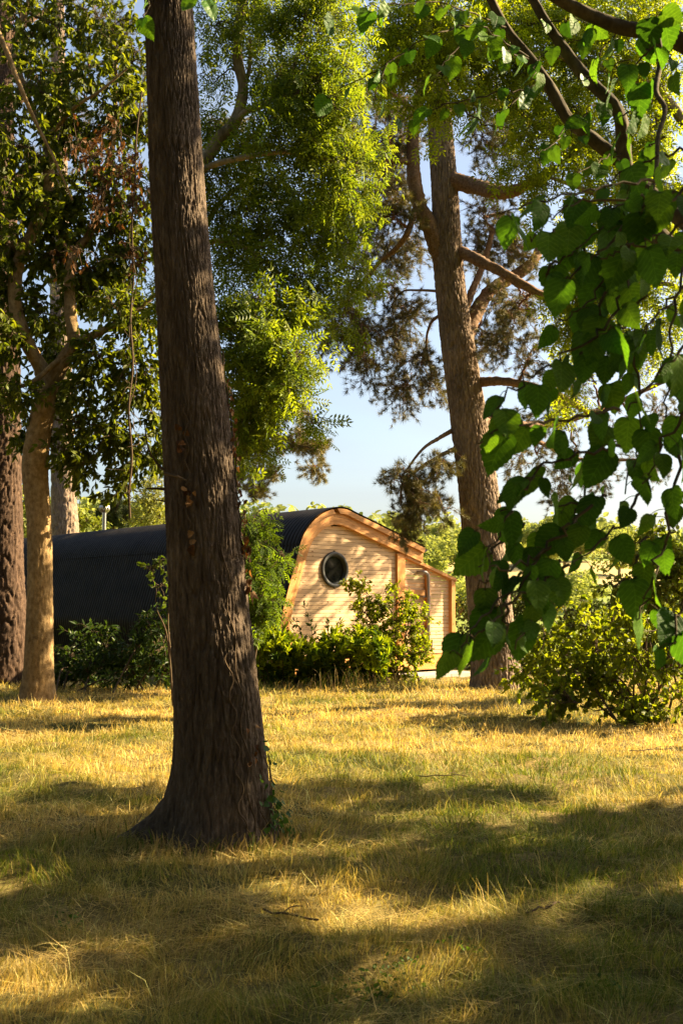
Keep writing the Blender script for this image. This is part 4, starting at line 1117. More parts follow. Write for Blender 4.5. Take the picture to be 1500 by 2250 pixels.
# second ash, its trunk out of frame on the right, boughs across the pine
YR = 16.0
ra = Tree('ash_tree', 'bright yellow green ash boughs across the top of the pine', 'tree', (7.4, YR + 1.5, 0), 52, M_BARK_ASH, M_TWIG)
ra.path([(7.4, YR + 1.5, -0.1), (7.3, YR + 1.4, 2.5), (6.9, YR + 1, 5.0), (6.6, YR + .5, 7.0), (6.2, YR, 9.5), (6.0, YR, 12)], 0.24, 0.06, name='trunk', n=16)
ra.path([(6.95, YR + 1, 4.8)] + L3(YR, (1500, 560, 0), (1400, 470, -.2), (1290, 420, -.3), (1180, 380, -.4)), 0.08, 0.02, n=8)
ra.path([(6.6, YR + .5, 7.0)] + L3(YR, (1480, 240, 0), (1350, 160, -.3), (1200, 120, -.5), (1050, 110, -.7), (940, 160, -.8)), 0.09, 0.02, n=8)
ra.path([(6.9, YR + 1, 5.0)] + L3(YR, (1500, 640, .2), (1400, 640, .2), (1290, 660, .2)), 0.05, 0.015, n=8)
RX = YR / FPX
for (x, y, rx, ry, dy, nb) in (
        (870, 60, 60, 50, -.7, 10), (950, 40, 60, 50, -.7, 11), (930, 140, 71, 58, -0.8, 7), (980, 190, 65, 58, -0.8, 7), (1030, 90, 60, 50, -.7, 10), (960, 260, 35, 35, -.8, 6), (880, 170, 40, 35, -.8, 6), (1040, 190, 40, 35, -.7, 6), (1110, 60, 60, 50, -.5, 10), (1100, 150, 55, 40, -.5, 8), (1180, 150, 55, 45, -.5, 9), (1190, 50, 60, 50, -.4, 9),
        (1150, 260, 50, 40, -.4, 8), (1220, 250, 71, 58, -0.4, 6), (1180, 340, 71, 58, -0.4, 7), (1250, 350, 65, 58, -0.4, 6), (1150, 400, 58, 45, -0.4, 4), (1220, 430, 65, 58, -0.3, 5), (1280, 160, 60, 50, -.3, 9), (1300, 260, 55, 45, -.2, 9), (1370, 150, 60, 50, -.2, 9), (1290, 70, 60, 50, -.3, 8), (1380, 60, 60, 50, -.2, 8), (1460, 60, 60, 60, 0, 8), (1460, 180, 60, 50, 0, 9), (1440, 280, 55, 45, 0, 9), (1360, 400, 50, 45, -.1, 8), (1460, 400, 50, 50, 0, 9), (1400, 520, 50, 45, .1, 9), (1470, 530, 50, 50, .1, 8),
        (1250, 560, 40, 40, 0, 9), (1290, 640, 45, 45, .2, 10), (1240, 690, 35, 40, .2, 8), (1270, 760, 35, 35, .2, 7), (1380, 660, 50, 45, .2, 9), (1460, 680, 50, 50, .2, 9), (1420, 770, 40, 35, .2, 6), (1250, 900, 25, 22, .3, 4),
        (1120, 20, 60, 50, .3, 9), (1230, 40, 60, 50, .3, 9), (1330, 30, 60, 50, .3, 9), (1240, 200, 60, 50, .3, 8), (1340, 330, 60, 50, .3, 9), (1420, 220, 60, 50, .4, 9), (1420, 350, 60, 50, .4, 9), (1300, 500, 55, 45, .3, 8), (1140, 200, 60, 50, .4, 8), (1060, 30, 60, 50, .3, 9), (980, 110, 60, 50, .2, 8), (850, 110, 50, 50, -.3, 8), (1480, 460, 50, 50, .4, 8), (1330, 570, 50, 50, .4, 8),
        (900, -60, 90, 60, -.6, 9), (1080, -60, 90, 60, -.4, 9), (1260, -60, 90, 60, -.2, 9), (1430, -60, 90, 60, 0, 9)):
    ra.cluster(at(x, y, YR + dy), (rx * RX, 0.6, ry * RX), nb=nb, nt=6, nl=4, tl=0.34, rb=0.016, droop=0.25)
ra.finish('ash', 0.27, (0.15, 0.215, 0.012), (0.28, 0.33, 0.025), M_LEAF_SUNLIT, droop=0.5)  # lighter leaf colours make up for the sun this crown blocks

# ------------------------------------------------------------------ linden whose boughs hang into the right foreground
def T_linden(curl, asym, seed):
    rr_ = np.random.default_rng(seed)
    h = [(0.02, 0.0), (-0.07, 0.12), (-0.06, 0.25), (0.03, 0.36), (0.16, 0.425), (0.30, 0.435), (0.44, 0.405), (0.57, 0.345), (0.69, 0.265), (0.79, 0.18), (0.88, 0.095), (1.0, 0.0)]
    up = []
    for i, (x, y) in enumerate(h):
        up.append((x, y))
        if 1 <= i < len(h) - 1:
            x2, y2 = h[i + 1]; up.append(((x + x2) / 2 - 0.02, (y + y2) / 2 - 0.022))       # teeth
    n = len(up); V = []
    def zf(x, y): return 0.22 * abs(y) * (1 - 0.4 * x) - curl * 0.42 * x * x + 0.035 * math.sin(9 * x + seed) * abs(y) * 2 - 0.5 * max(abs(y) - 0.3, 0) * abs(curl)
    mid = [[x, 0, zf(x, 0)] for x, _ in up]
    left = [[x, y * (1 + asym), zf(x, y)] for x, y in up]; right = [[x, -y * (1 - asym), zf(x, y)] for x, y in up]
    halfL = [[x, y * 0.5 * (1 + asym), zf(x, y * 0.5) + 0.01 * math.sin(26 * x)] for x, y in up]; halfR = [[x, -y * 0.5 * (1 - asym), zf(x, y * 0.5) + 0.01 * math.sin(26 * x)] for x, y in up]
    rows = [left, halfL, mid, halfR, right]
    V = np.array([p for r_ in rows for p in r_]); F = []
    for r_ in range(4):
        for i in range(n - 1): F.append([r_ * n + i, r_ * n + i + 1, (r_ + 1) * n + i + 1, (r_ + 1) * n + i])
    return V, np.array(F)


LIN_T = [T_linden(c, a, s_) for c, a, s_ in ((0.5, 0.06, 1), (0.9, -0.08, 2), (0.25, 0.1, 3), (1.3, 0.0, 4), (0.65, -0.05, 5), (-0.2, 0.05, 6))]
LIN_COLS = [(0.055, 0.135, 0.018), (0.08, 0.165, 0.02), (0.045, 0.115, 0.018), (0.09, 0.18, 0.022)]
lin_meshes = [mesh_from(V, F, 'linden_leaf', M_LINDEN_LEAF, c) for (V, F) in LIN_T for c in LIN_COLS[:3]]
for me in lin_meshes: me.polygons.foreach_set('use_smooth', np.full(len(me.polygons), True))
LB = (2.35, 4.3, 0.0)
lin = Tree('linden_tree', 'large dark green leaves on drooping twigs in the right foreground', 'tree', LB, 61, M_BARK_LINDEN, M_BARK_LINDEN)
lin.path([(2.35, 4.3, -0.1), (2.33, 4.3, 1.0), (2.25, 4.3, 2.2), (2.3, 4.4, 3.4), (2.5, 4.6, 5), (2.7, 4.8, 7)], 0.2, 0.1, name='trunk', n=16)
Y5 = 4.6
lin.path([(2.25, 4.3, 2.1)] + L3(Y5, (1560, 620, -.1), (1450, 520, -.1), (1385, 430, 0), (1370, 340, 0), (1362, 260, 0), (1335, 218, 0), (1290, 175, .05), (1240, 110, .1), (1200, 50, .1), (1165, -10, .1), (1100, -120, .1)), 0.04, 0.018, n=12)
lin.path([(2.3, 4.4, 2.4)] + L3(Y5, (1480, 470, .4), (1390, 380, .5), (1300, 305, .5), (1250, 265, .5), (1205, 190, .5), (1165, 130, .5), (1110, 60, .5), (1075, -10, .5), (1040, -100, .5)), 0.038, 0.018, n=12)
lin.path([(2.3, 4.4, 3.3)] + L3(Y5, (1580, 150, -.3), (1500, 95, -.3), (1440, 70, -.3), (1370, 62, -.3), (1310, 40, -.3), (1240, 5, -.3), (1180, -30, -.3)), 0.042, 0.022, n=12)
lin.path(L3(3.6, (1440, 60, 0), (1450, 130, 0), (1440, 200, -.1), (1460, 240, -.2), (1445, 300, -.3), (1440, 380, -.4), (1420, 470, -.5)), 0.011, 0.006, n=7)
LINP = []                                   # (position, direction of twig, leaf length)


def spray(pp, size=0.115, gap=0.036, r=0.0045, dd=0.06, side=0.05):
    P = catmull([at(*q) for q in pp], 7)
    P[1:] += lin.rg.standard_normal((len(P) - 1, 3)) * 0.006
    lin.tw.tube(P, np.linspace(r, r * 0.45, len(P)), 6)
    s_ = np.concatenate([[0], np.cumsum(np.linalg.norm(np.diff(P, axis=0), axis=1))]); t = 0.02; sgn = 1
    while t < s_[-1] + 0.005:
        p = np.array([np.interp(t, s_, P[:, i]) for i in range(3)]); tv = unit(P[-1] - P[0])
        sd = unit(np.cross(tv, [0, 0, 1]) + 0.3 * lin.rg.standard_normal(3)) * sgn
        q = p + sd * lin.rg.uniform(0.4, 1.0) * side + [0, 0, -0.01]
        lin.tw.tube(catmull([p, (p + q) / 2 + [0, 0, 0.006], q], 3), 0.0011, 4)
        LINP.append((q, tv * 0.35 + sd * 0.35 + [0, 0, -0.85], size * lin.rg.uniform(0.55, 1.25)))
        sgn = -sgn; t += gap * lin.rg.uniform(0.75, 1.3)


for pp in (
        [(1440, 400, 2.9), (1330, 410, 2.8), (1200, 440, 2.7), (1090, 470, 2.65)], [(1440, 430, 3), (1340, 470, 2.9), (1250, 500, 2.8), (1160, 520, 2.7)],
        [(1440, 420, 2.7), (1350, 520, 2.65), (1270, 590, 2.6), (1190, 660, 2.6)], [(1430, 470, 2.9), (1360, 560, 2.8), (1300, 650, 2.75), (1230, 700, 2.7)],
        [(1290, 450, 3), (1290, 600, 2.95), (1300, 700, 2.95), (1300, 850, 2.9)], [(1370, 400, 2.9), (1380, 600, 2.85), (1395, 800, 2.8), (1400, 980, 2.8), (1370, 1090, 2.75)],
        [(1400, 560, 2.7), (1330, 720, 2.65), (1230, 790, 2.6), (1130, 850, 2.55), (1080, 920, 2.5)], [(1380, 700, 2.9), (1300, 780, 2.8), (1200, 850, 2.75), (1150, 900, 2.7)],
        [(1360, 980, 2.8), (1260, 1000, 2.7), (1170, 1040, 2.65), (1120, 1100, 2.6), (1070, 1170, 2.6)], [(1360, 900, 2.7), (1230, 920, 2.6), (1120, 940, 2.5), (1050, 975, 2.5)],
        [(1300, 1110, 2.7), (1220, 1180, 2.65), (1150, 1270, 2.55), (1080, 1340, 2.5), (1010, 1420, 2.45)], [(1250, 1150, 2.6), (1180, 1220, 2.6), (1090, 1250, 2.5), (1050, 1290, 2.5)],
        [(1410, 1080, 2.8), (1360, 1160, 2.75), (1310, 1200, 2.7), (1250, 1240, 2.65)], [(1490, 1000, 2.7), (1460, 1180, 2.65), (1430, 1290, 2.6), (1400, 1370, 2.6)],
        [(1520, 1250, 2.6), (1490, 1370, 2.55), (1470, 1440, 2.5)], [(1510, 550, 2.9), (1480, 700, 2.8), (1470, 850, 2.8), (1460, 960, 2.75)], [(1510, 420, 2.8), (1440, 450, 2.75), (1370, 450, 2.7), (1310, 470, 2.7)],
        [(1510, 480, 2.5), (1450, 520, 2.5), (1380, 540, 2.5), (1320, 570, 2.5)], [(1510, 620, 2.7), (1440, 690, 2.7), (1400, 760, 2.65)], [(1510, 900, 2.6), (1450, 980, 2.6), (1420, 1060, 2.55)],
        [(1450, 700, 3.1), (1350, 850, 3), (1320, 950, 3), (1280, 1010, 3)], [(1200, 600, 2.8), (1240, 560, 2.8), (1330, 500, 2.85)], [(1330, 640, 2.7), (1290, 760, 2.7), (1250, 830, 2.7)],
        [(1110, 1330, 2.5), (1110, 1390, 2.5), (1060, 1420, 2.5)], [(1180, 1270, 2.55), (1120, 1330, 2.5), (1040, 1400, 2.45), (1000, 1450, 2.4)], [(1230, 1230, 2.6), (1180, 1320, 2.55), (1130, 1420, 2.5)], [(1170, 1050, 2.6), (1110, 1130, 2.55), (1070, 1230, 2.5)], [(1330, 1090, 2.8), (1260, 1110, 2.75), (1190, 1110, 2.7)], [(1300, 1000, 2.9), (1280, 1090, 2.85), (1250, 1160, 2.8)], [(1250, 1240, 2.7), (1190, 1290, 2.65), (1160, 1380, 2.6)], [(1150, 1150, 2.7), (1090, 1200, 2.65), (1050, 1240, 2.6)], [(1420, 1180, 2.9), (1390, 1260, 2.85), (1340, 1290, 2.8)], [(1200, 1330, 2.6), (1170, 1350, 2.6)], [(1500, 1080, 2.8), (1470, 1150, 2.8), (1450, 1240, 2.8)], [(1500, 330, 3), (1420, 350, 3), (1330, 400, 3)], [(1440, 560, 2.6), (1420, 640, 2.6), (1370, 700, 2.6), (1330, 720, 2.6)], [(1500, 760, 2.55), (1430, 840, 2.55), (1380, 900, 2.55)], [(1480, 420, 2.6), (1400, 440, 2.6), (1280, 440, 2.6), (1200, 480, 2.55)]):
    spray(pp, size=0.086, gap=0.064)
for pp in ([(1420, 180, 3.6), (1400, 240, 3.6), (1380, 300, 3.6)], [(1460, 300, 3.6), (1420, 330, 3.6), (1400, 360, 3.6)], [(1400, 60, 3.6), (1440, 40, 3.6), (1490, 30, 3.6)], [(1440, 100, 3.4), (1400, 130, 3.4), (1370, 190, 3.4)]):
    spray(pp, size=0.09, gap=0.05)
for pp in ([(1190, 190, 4.7), (1100, 205, 4.6), (1000, 225, 4.5), (920, 250, 4.5), (860, 275, 4.5)], [(1160, 125, 5), (1050, 60, 4.7), (950, 80, 4.5), (850, 140, 4.4), (760, 190, 4.4), (720, 215, 4.4)], [(1110, 60, 5), (980, 10, 4.6), (850, 10, 4.4), (740, 30, 4.3)],
           [(1160, 130, 5), (1090, 100, 4.8), (1030, 50, 4.8)], [(1160, 190, 4.9), (1110, 240, 4.8), (1060, 250, 4.8)], [(1050, 70, 4.7), (980, 130, 4.6), (960, 170, 4.6)], [(850, 140, 4.4), (830, 190, 4.4), (820, 230, 4.4)], [(1240, 110, 4.7), (1190, 120, 4.6), (1170, 170, 4.5)], [(1000, 225, 4.5), (1060, 270, 4.5), (1120, 280, 4.5)], [(400, -60, 4.4), (440, -10, 4.4), (455, 30, 4.4)], [(1290, 175, 4.6), (1330, 150, 4.5), (1380, 130, 4.4)], [(1362, 260, 4.6), (1400, 230, 4.5), (1450, 220, 4.4)], [(1250, 265, 5.0), (1220, 310, 4.9), (1180, 340, 4.8)], [(1335, 218, 4.6), (1290, 240, 4.5), (1250, 300, 4.5)], [(1200, 50, 4.7), (1250, 40, 4.6), (1300, 50, 4.5)], [(1370, 340, 4.6), (1320, 350, 4.5), (1270, 380, 4.4)], [(1440, 70, 4.3), (1470, 120, 4.2), (1490, 170, 4.1)], [(1310, 40, 4.3), (1290, 80, 4.3), (1250, 90, 4.3)], [(1360, 60, 4.3), (1330, 100, 4.3), (1300, 140, 4.3)], [(330, -20, 4.3), (320, 30, 4.3), (316, 60, 4.3)]):
    spray(pp, size=0.088, gap=0.085, r=0.004)
# overhead and right-hand crown, out of the frame: it shades the lawn in front
big = [((3.6, 4.6, 3.6), (0.9, 1.0, 0.8)), ((4.6, 5.4, 4.0), (1.0, 1.0, 0.9)), ((4.3, 7.0, 3.4), (0.8, 0.8, 0.7)), ((5.6, 6.6, 4.4), (1.0, 1.0, 0.8)), ((5.2, 8.2, 3.7), (0.9, 0.7, 0.6)), ((6.6, 7.6, 4.6), (1.0, 0.8, 0.8)), ((3.6, 3.2, 2.9), (0.9, 0.9, 0.8)), ((4.8, 3.6, 3.6), (1.0, 0.9, 0.9)), ((6.2, 4.6, 4.6), (1.1, 1.0, 0.9)), ((7.4, 6.0, 5.2), (1.1, 1.0, 0.9)), ((5.6, 3.0, 5.0), (1.1, 1.0, 0.9)), ((3.0, 4.4, 5.2), (1.0, 1.0, 0.8)), ((4.6, 5.0, 6.0), (1.2, 1.1, 0.9)), ((7.8, 8.4, 5.4), (1.0, 0.8, 0.8)), ((8.6, 7.2, 6.0), (1.2, 1.0, 0.9)), ((2.4, 3.0, 4.6), (1.0, 0.9, 0.8))]
lin.path([(2.3, 4.4, 3.0), (4.0, 6.4, 3.6), (6.0, 8.2, 4.4), (8.4, 9.6, 5.2)], 0.08, 0.03, n=8)
lin.path([(2.3, 4.4, 2.6), (3.4, 4.9, 3.4), (4.8, 5.6, 4.0), (6.4, 6.4, 4.6), (8.0, 7.2, 5.4)], 0.08, 0.03, n=8)
_rb = np.random.default_rng(610)
big = big[:3]
for q in range(220):                        # unseen boughs set up-sun so that their shadows cover the near lawn
    gx_, gy_, z_ = _rb.uniform(-3.6, 3.4), _rb.uniform(2.4, 8.9), _rb.uniform(2.4, 6.6)
    x_, y_ = gx_ + 1.65 * z_, gy_ + 0.52 * z_
    if x_ < 0.33 * y_ + 1.15 or len(big) > 92: continue
    big.append(((x_, y_, z_), (0.42, 0.3, 0.28)))
for q in range(5):                          # unseen clumps added up-sun to shade the hanging sprays
    h_ = _rb.uniform(1.3, 2.6); big.append(((_rb.uniform(0.35, 0.95) + 1.65 * h_, _rb.uniform(2.4, 3.0) + 0.52 * h_, _rb.uniform(1.3, 2.8) + h_), (0.5, 0.45, 0.4)))
for z_ in (0.95, 1.5, 2.05, 2.6, 3.15, 3.7, 5.1, 5.7):     # unseen clumps added to shade the big trunk at these heights
    h_ = 3.4 + _rb.uniform(0, 0.5); big.append(((-0.85 + 1.65 * h_, 6.9 + 0.52 * h_, z_ + h_), (0.55, 0.5, 0.42)))
for c, r in big:
    lin.cluster(c, np.array(r) * 0.85, nb=7, nt=5, nl=8, tl=0.3, rb=0.03, droop=0.3)
crown_n = len(lin.LP)
extra = [(np.array(p), np.array(d) * 0.4 + [0, 0, -0.6] + 0.5 * lin.rg.standard_normal(3), 0.12 * lin.rg.uniform(0.8, 1.2)) for p, d in zip(lin.LP, lin.LD)]
# the 300 leaves that show largest are leaves of their own, the rest of the crown is one mass
def seen_size(p, s_):
    x = 750 + FPX * p[0] / p[1]; y = 1325 - FPX * (p[2] - EYE) / p[1]
    return s_ / p[1] if (-40 < x < 1540 and -40 < y < 2300) else 0.0
order = sorted(range(len(LINP)), key=lambda q: -seen_size(LINP[q][0], LINP[q][2]))
rest = Geo()
for rank, q in enumerate(order):
    p, d, s_ = LINP[q]
    d = unit(np.asarray(d) + 0.3 * lin.rg.standard_normal(3)); u = np.array([0.1, -0.75, 0.55]) + 0.75 * lin.rg.standard_normal(3)
    if rank < 300:
        leaf_object('leaf', lin_meshes[lin.rg.integers(0, len(lin_meshes))], lin.root, p, d, u, s_)
    else:
        place(rest, LIN_T[q % 6], np.array([p]), np.array([d]), np.array([u]), np.array([s_]), np.array([LIN_COLS[q % 4]]))
n = len(extra)
P = np.array([e[0] for e in extra]); D = np.array([e[1] for e in extra]); S = np.array([e[2] for e in extra])
place(rest, T_simple(1, 0.8, 0.15, 0.2), P, D, np.array([0.2, -0.2, 1.0]) + 0.6 * lin.rg.standard_normal((n, 3)), S, tones(lin.rg, n, (0.03, 0.08, 0.015), (0.06, 0.12, 0.02)))
rest.build('crown', M_LINDEN, lin.root, False, kind='stuff')
lin.LP = []
lin.finish('ash', 1, (0, 0, 0), (0, 0, 0), M_LINDEN)


# ------------------------------------------------------------------ shrubs
def shrub(name, label, base, Y, cls, leaf, size, ca, cb, mat, seed, nstem=7, dy=0.5, tl=0.3, nt=6, nl=7, droop=0.1, ldroop=0.35, out=0.9, spread=0.25, h0=0.7, cat='shrub', twig=None, wood=None, group=None, var=0.2):
    t = Tree(name, label, cat, (base[0], Y, 0), seed, wood or M_TWIG, twig or M_TWIG, group)
    cs = [at(x, y, Y + d) for (x, y, rx, ry, d, nb) in cls]
    for q in range(nstem):
        e = cs[q % len(cs)]; b = np.array([base[0] + t.rg.normal(0, spread), Y + t.rg.normal(0, spread * 0.6), -0.03])
        t.path([b, b + (e - b) * 0.45 + [t.rg.normal(0, .06), t.rg.normal(0, .06), 0.1], e * h0 + b * (1 - h0)], 0.018, 0.008, name='stem', n=7)
    for (x, y, rx, ry, d, nb) in cls:
        t.cluster(at(x, y, Y + d), (rx * Y / FPX, dy, ry * Y / FPX), nb=nb, nt=nt, nl=nl, tl=tl, rb=0.01, droop=droop)
    t.finish(leaf, size, ca, cb, mat, droop=ldroop, out=out, name='foliage', var=var)
    return t


# cherry laurel in front of the gable: shoots end in whorls of upright leaves
YC = 19.65
lau = Tree('laurel_shrub', 'bright glossy laurel shrub in front of the larch gable', 'shrub', (at(680, 1515, YC)[0], YC, 0), 71, M_TWIG, M_TWIG)
rl = lau.rg; lg = Geo()
CX = YC / FPX
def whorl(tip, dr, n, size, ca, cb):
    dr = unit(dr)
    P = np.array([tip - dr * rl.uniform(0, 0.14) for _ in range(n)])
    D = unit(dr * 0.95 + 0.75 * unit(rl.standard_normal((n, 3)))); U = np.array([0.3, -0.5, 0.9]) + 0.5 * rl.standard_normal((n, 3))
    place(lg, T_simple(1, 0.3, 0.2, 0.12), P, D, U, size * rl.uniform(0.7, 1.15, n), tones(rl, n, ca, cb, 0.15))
for q in range(700):
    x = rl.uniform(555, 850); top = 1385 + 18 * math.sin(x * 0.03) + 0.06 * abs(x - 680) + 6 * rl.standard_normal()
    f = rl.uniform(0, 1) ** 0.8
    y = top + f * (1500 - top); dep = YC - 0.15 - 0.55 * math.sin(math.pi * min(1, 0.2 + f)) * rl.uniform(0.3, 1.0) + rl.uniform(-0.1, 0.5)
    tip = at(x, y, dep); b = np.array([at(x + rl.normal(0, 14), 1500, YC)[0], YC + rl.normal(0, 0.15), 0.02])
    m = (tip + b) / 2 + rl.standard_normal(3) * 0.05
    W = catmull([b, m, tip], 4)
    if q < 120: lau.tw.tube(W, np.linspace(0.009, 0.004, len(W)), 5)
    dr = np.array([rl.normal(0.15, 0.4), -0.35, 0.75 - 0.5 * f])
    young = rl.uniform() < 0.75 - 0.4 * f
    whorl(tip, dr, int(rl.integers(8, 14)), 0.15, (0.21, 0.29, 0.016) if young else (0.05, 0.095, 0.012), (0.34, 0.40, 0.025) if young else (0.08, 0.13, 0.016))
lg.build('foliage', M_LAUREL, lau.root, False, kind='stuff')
lau.tw.build('stems', M_TWIG, lau.root, True, kind='stuff')

# dark upright shoots of another evergreen at the gable
dk = Tree('evergreen_shrub', 'dark upright evergreen shoots against the pale gable boards', 'shrub', (at(680, 1490, 20.4)[0], 20.4, 0), 72, M_TWIG, M_TWIG)
for (x0, x1, y1) in ((690, 668, 1325), (682, 650, 1365), (700, 720, 1365), (670, 640, 1375), (735, 745, 1365), (655, 630, 1385), (690, 690, 1380), (720, 735, 1385)):
    b = at(x0, 1480, 20.3); b[2] = 0; e = at(x1, y1, 20.25)
    W = catmull([b, (b + e) / 2 + [0.08, 0, 0.05], e], 8); dk.path([b, (b + e) / 2 + [0.08, 0, 0.05], e], 0.008, 0.004, name='stem', n=6)
    for q in range(30):
        k = dk.rg.integers(6, len(W)); dk.LP.append(W[k] + dk.rg.normal(0, .01, 3)); dk.LD.append(unit(dk.rg.standard_normal(3) + [0, 0, 0.8]))
dk.finish(0.36, 0.10, (0.02, 0.045, 0.012), (0.035, 0.07, 0.016), M_LAUREL, droop=-0.2, name='foliage')

# airy shrub in front of the screen
shrub('cotoneaster_shrub', 'loose airy shrub with tiny leaves in front of the slatted screen', at(860, 1495, 20.2), 20.2,
      [(800, 1300, 35, 25, 0, 5), (770, 1275, 12, 15, -.2, 2), (840, 1330, 35, 25, -.1, 5), (800, 1350, 35, 25, -.2, 6), (880, 1330, 30, 25, 0, 5), (910, 1365, 32, 25, .2, 6), (865, 1370, 40, 25, -.2, 8), (820, 1395, 40, 25, -.2, 8), (890, 1400, 40, 25, 0, 8), (925, 1430, 22, 25, .2, 6), (850, 1430, 45, 28, -.2, 10), (900, 1450, 35, 22, 0, 8), (830, 1470, 40, 22, -.2, 9), (800, 1440, 35, 28, -.2, 8), (870, 1480, 40, 15, -.1, 6), (850, 1290, 15, 18, -.1, 2), (940, 1360, 14, 12, .2, 2), (783, 1490, 22, 15, -.1, 4)],
      0.5, 0.075, (0.11, 0.16, 0.014), (0.24, 0.28, 0.025), M_LEAF, 73, nstem=12, dy=0.35, tl=0.24, nl=11, ldroop=0.2, spread=0.3)

# ash sapling just right of the big trunk
shrub('ash_sapling', 'leafy green sapling between the big trunk and the cabin roof', at(535, 1560, 13.6), 13.6,
      [(555, 1140, 22, 22, 0, 5), (535, 1180, 25, 30, 0, 6), (575, 1170, 22, 25, 0, 6), (560, 1220, 35, 30, 0, 9), (595, 1235, 20, 25, 0, 5), (545, 1270, 30, 30, 0, 8), (585, 1280, 24, 28, 0, 7), (555, 1320, 35, 28, 0, 9), (590, 1325, 18, 22, 0, 4), (545, 1365, 26, 24, 0, 6), (575, 1370, 20, 16, 0, 5), (620, 1222, 10, 10, 0, 2), (520, 1400, 20, 20, 0, 4)],
      'ash', 0.17, (0.06, 0.11, 0.014), (0.12, 0.18, 0.02), M_LEAF, 74, nstem=5, dy=0.3, tl=0.22, nl=4, nt=5, ldroop=0.7, spread=0.08, cat='sapling')

# shrubs in the cabin's shade
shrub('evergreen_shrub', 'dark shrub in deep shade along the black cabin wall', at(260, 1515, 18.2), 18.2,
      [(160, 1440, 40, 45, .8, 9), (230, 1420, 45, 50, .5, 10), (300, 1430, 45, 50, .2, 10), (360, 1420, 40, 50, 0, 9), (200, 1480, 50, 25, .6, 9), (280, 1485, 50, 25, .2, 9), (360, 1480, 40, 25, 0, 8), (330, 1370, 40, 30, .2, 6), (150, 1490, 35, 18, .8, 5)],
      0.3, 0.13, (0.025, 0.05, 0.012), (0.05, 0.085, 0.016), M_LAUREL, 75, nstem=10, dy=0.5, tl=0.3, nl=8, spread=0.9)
shrub('maple_sapling', 'thin shaded branch of yellow green leaves left of the big trunk', at(385, 1530, 15.5), 15.5,
      [(330, 1248, 45, 8, 0, 4), (350, 1290, 30, 10, 0, 3), (360, 1240, 25, 10, 0, 2)], 0.6, 0.085, (0.06, 0.10, 0.014), (0.10, 0.14, 0.02), M_BROAD, 76, nstem=3, dy=0.2, tl=0.2, nt=3, nl=4, spread=0.05, cat='sapling')

# hazel at the right
shrub('hazel_shrub', 'rounded leafy hazel shrub spreading over the lawn at the right', at(1440, 1600, 13.2), 13.2,
      [(1180, 1440, 40, 30, 1.6, 6), (1150, 1480, 25, 22, 1.8, 4), (1210, 1500, 40, 25, 1.0, 6), (1290, 1460, 60, 40, .6, 7), (1230, 1545, 45, 10, .1, 5), (1200, 1400, 45, 35, 1.2, 5), (1270, 1370, 50, 35, .8, 5), (1350, 1365, 50, 35, .4, 5), (1430, 1370, 50, 40, .2, 5), (1490, 1400, 40, 45, 0, 5), (1230, 1450, 55, 30, 1, 6), (1310, 1430, 50, 40, .5, 7), (1390, 1440, 50, 40, .2, 7), (1460, 1460, 45, 40, 0, 6), (1290, 1500, 50, 25, .4, 5), (1250, 1530, 50, 14, .2, 4), (1340, 1500, 40, 35, .2, 5), (1370, 1550, 35, 30, 0, 5), (1430, 1540, 40, 40, 0, 5), (1490, 1530, 35, 40, 0, 5), (1400, 1590, 25, 14, -.1, 3), (1540, 1420, 40, 60, 0, 5)],
      0.72, 0.085, (0.095, 0.145, 0.012), (0.22, 0.25, 0.024), M_LEAF, 77, nstem=14, dy=0.5, tl=0.3, nl=7, droop=0.2, ldroop=0.5, spread=0.2)
shrub('hazel_shrub', 'tall sunlit yellow green hazel behind the dark leaves at the right edge', at(1450, 1500, 17.0), 17.0,
      [(1440, 1180, 35, 30, 0, 9), (1410, 1230, 35, 30, 0, 10), (1470, 1230, 40, 35, 0, 10), (1430, 1280, 45, 30, 0, 11), (1490, 1290, 40, 35, 0, 10), (1400, 1320, 45, 30, 0, 11), (1460, 1340, 45, 35, 0, 11), (1370, 1350, 35, 25, 0, 8), (1520, 1240, 40, 50, 0, 9), (1345, 1300, 25, 20, .1, 5), (1340, 1400, 40, 40, 0, 7)],
      0.7, 0.085, (0.10, 0.14, 0.014), (0.2, 0.225, 0.03), M_BROAD, 78, nstem=12, dy=0.5, tl=0.3, nl=7, spread=0.4)
# clipped hedge behind the pine, and a golden bush over it
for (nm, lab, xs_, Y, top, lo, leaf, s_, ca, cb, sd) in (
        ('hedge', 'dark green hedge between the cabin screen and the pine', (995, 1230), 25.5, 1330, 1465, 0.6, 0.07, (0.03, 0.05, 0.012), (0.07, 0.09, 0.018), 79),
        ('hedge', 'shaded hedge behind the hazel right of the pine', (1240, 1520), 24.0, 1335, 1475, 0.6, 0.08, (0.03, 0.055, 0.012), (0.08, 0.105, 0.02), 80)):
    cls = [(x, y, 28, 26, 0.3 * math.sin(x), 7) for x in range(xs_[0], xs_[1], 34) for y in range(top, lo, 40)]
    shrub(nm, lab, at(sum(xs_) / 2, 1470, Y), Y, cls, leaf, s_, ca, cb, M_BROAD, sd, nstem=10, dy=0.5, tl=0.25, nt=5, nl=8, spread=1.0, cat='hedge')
shrub('golden_bush', 'small golden yellow bush catching sun right of the pine trunk', at(1180, 1440, 26), 26,
      [(1165, 1330, 30, 18, 0, 8), (1195, 1315, 22, 18, 0, 6), (1160, 1310, 18, 12, 0, 4), (1020, 1330, 22, 10, 1, 5), (1210, 1340, 26, 14, 0, 5)], 0.6, 0.09, (0.19, 0.19, 0.015), (0.32, 0.29, 0.03), M_BROAD, 81, nstem=5, dy=0.5, tl=0.25, nl=8, spread=0.3)
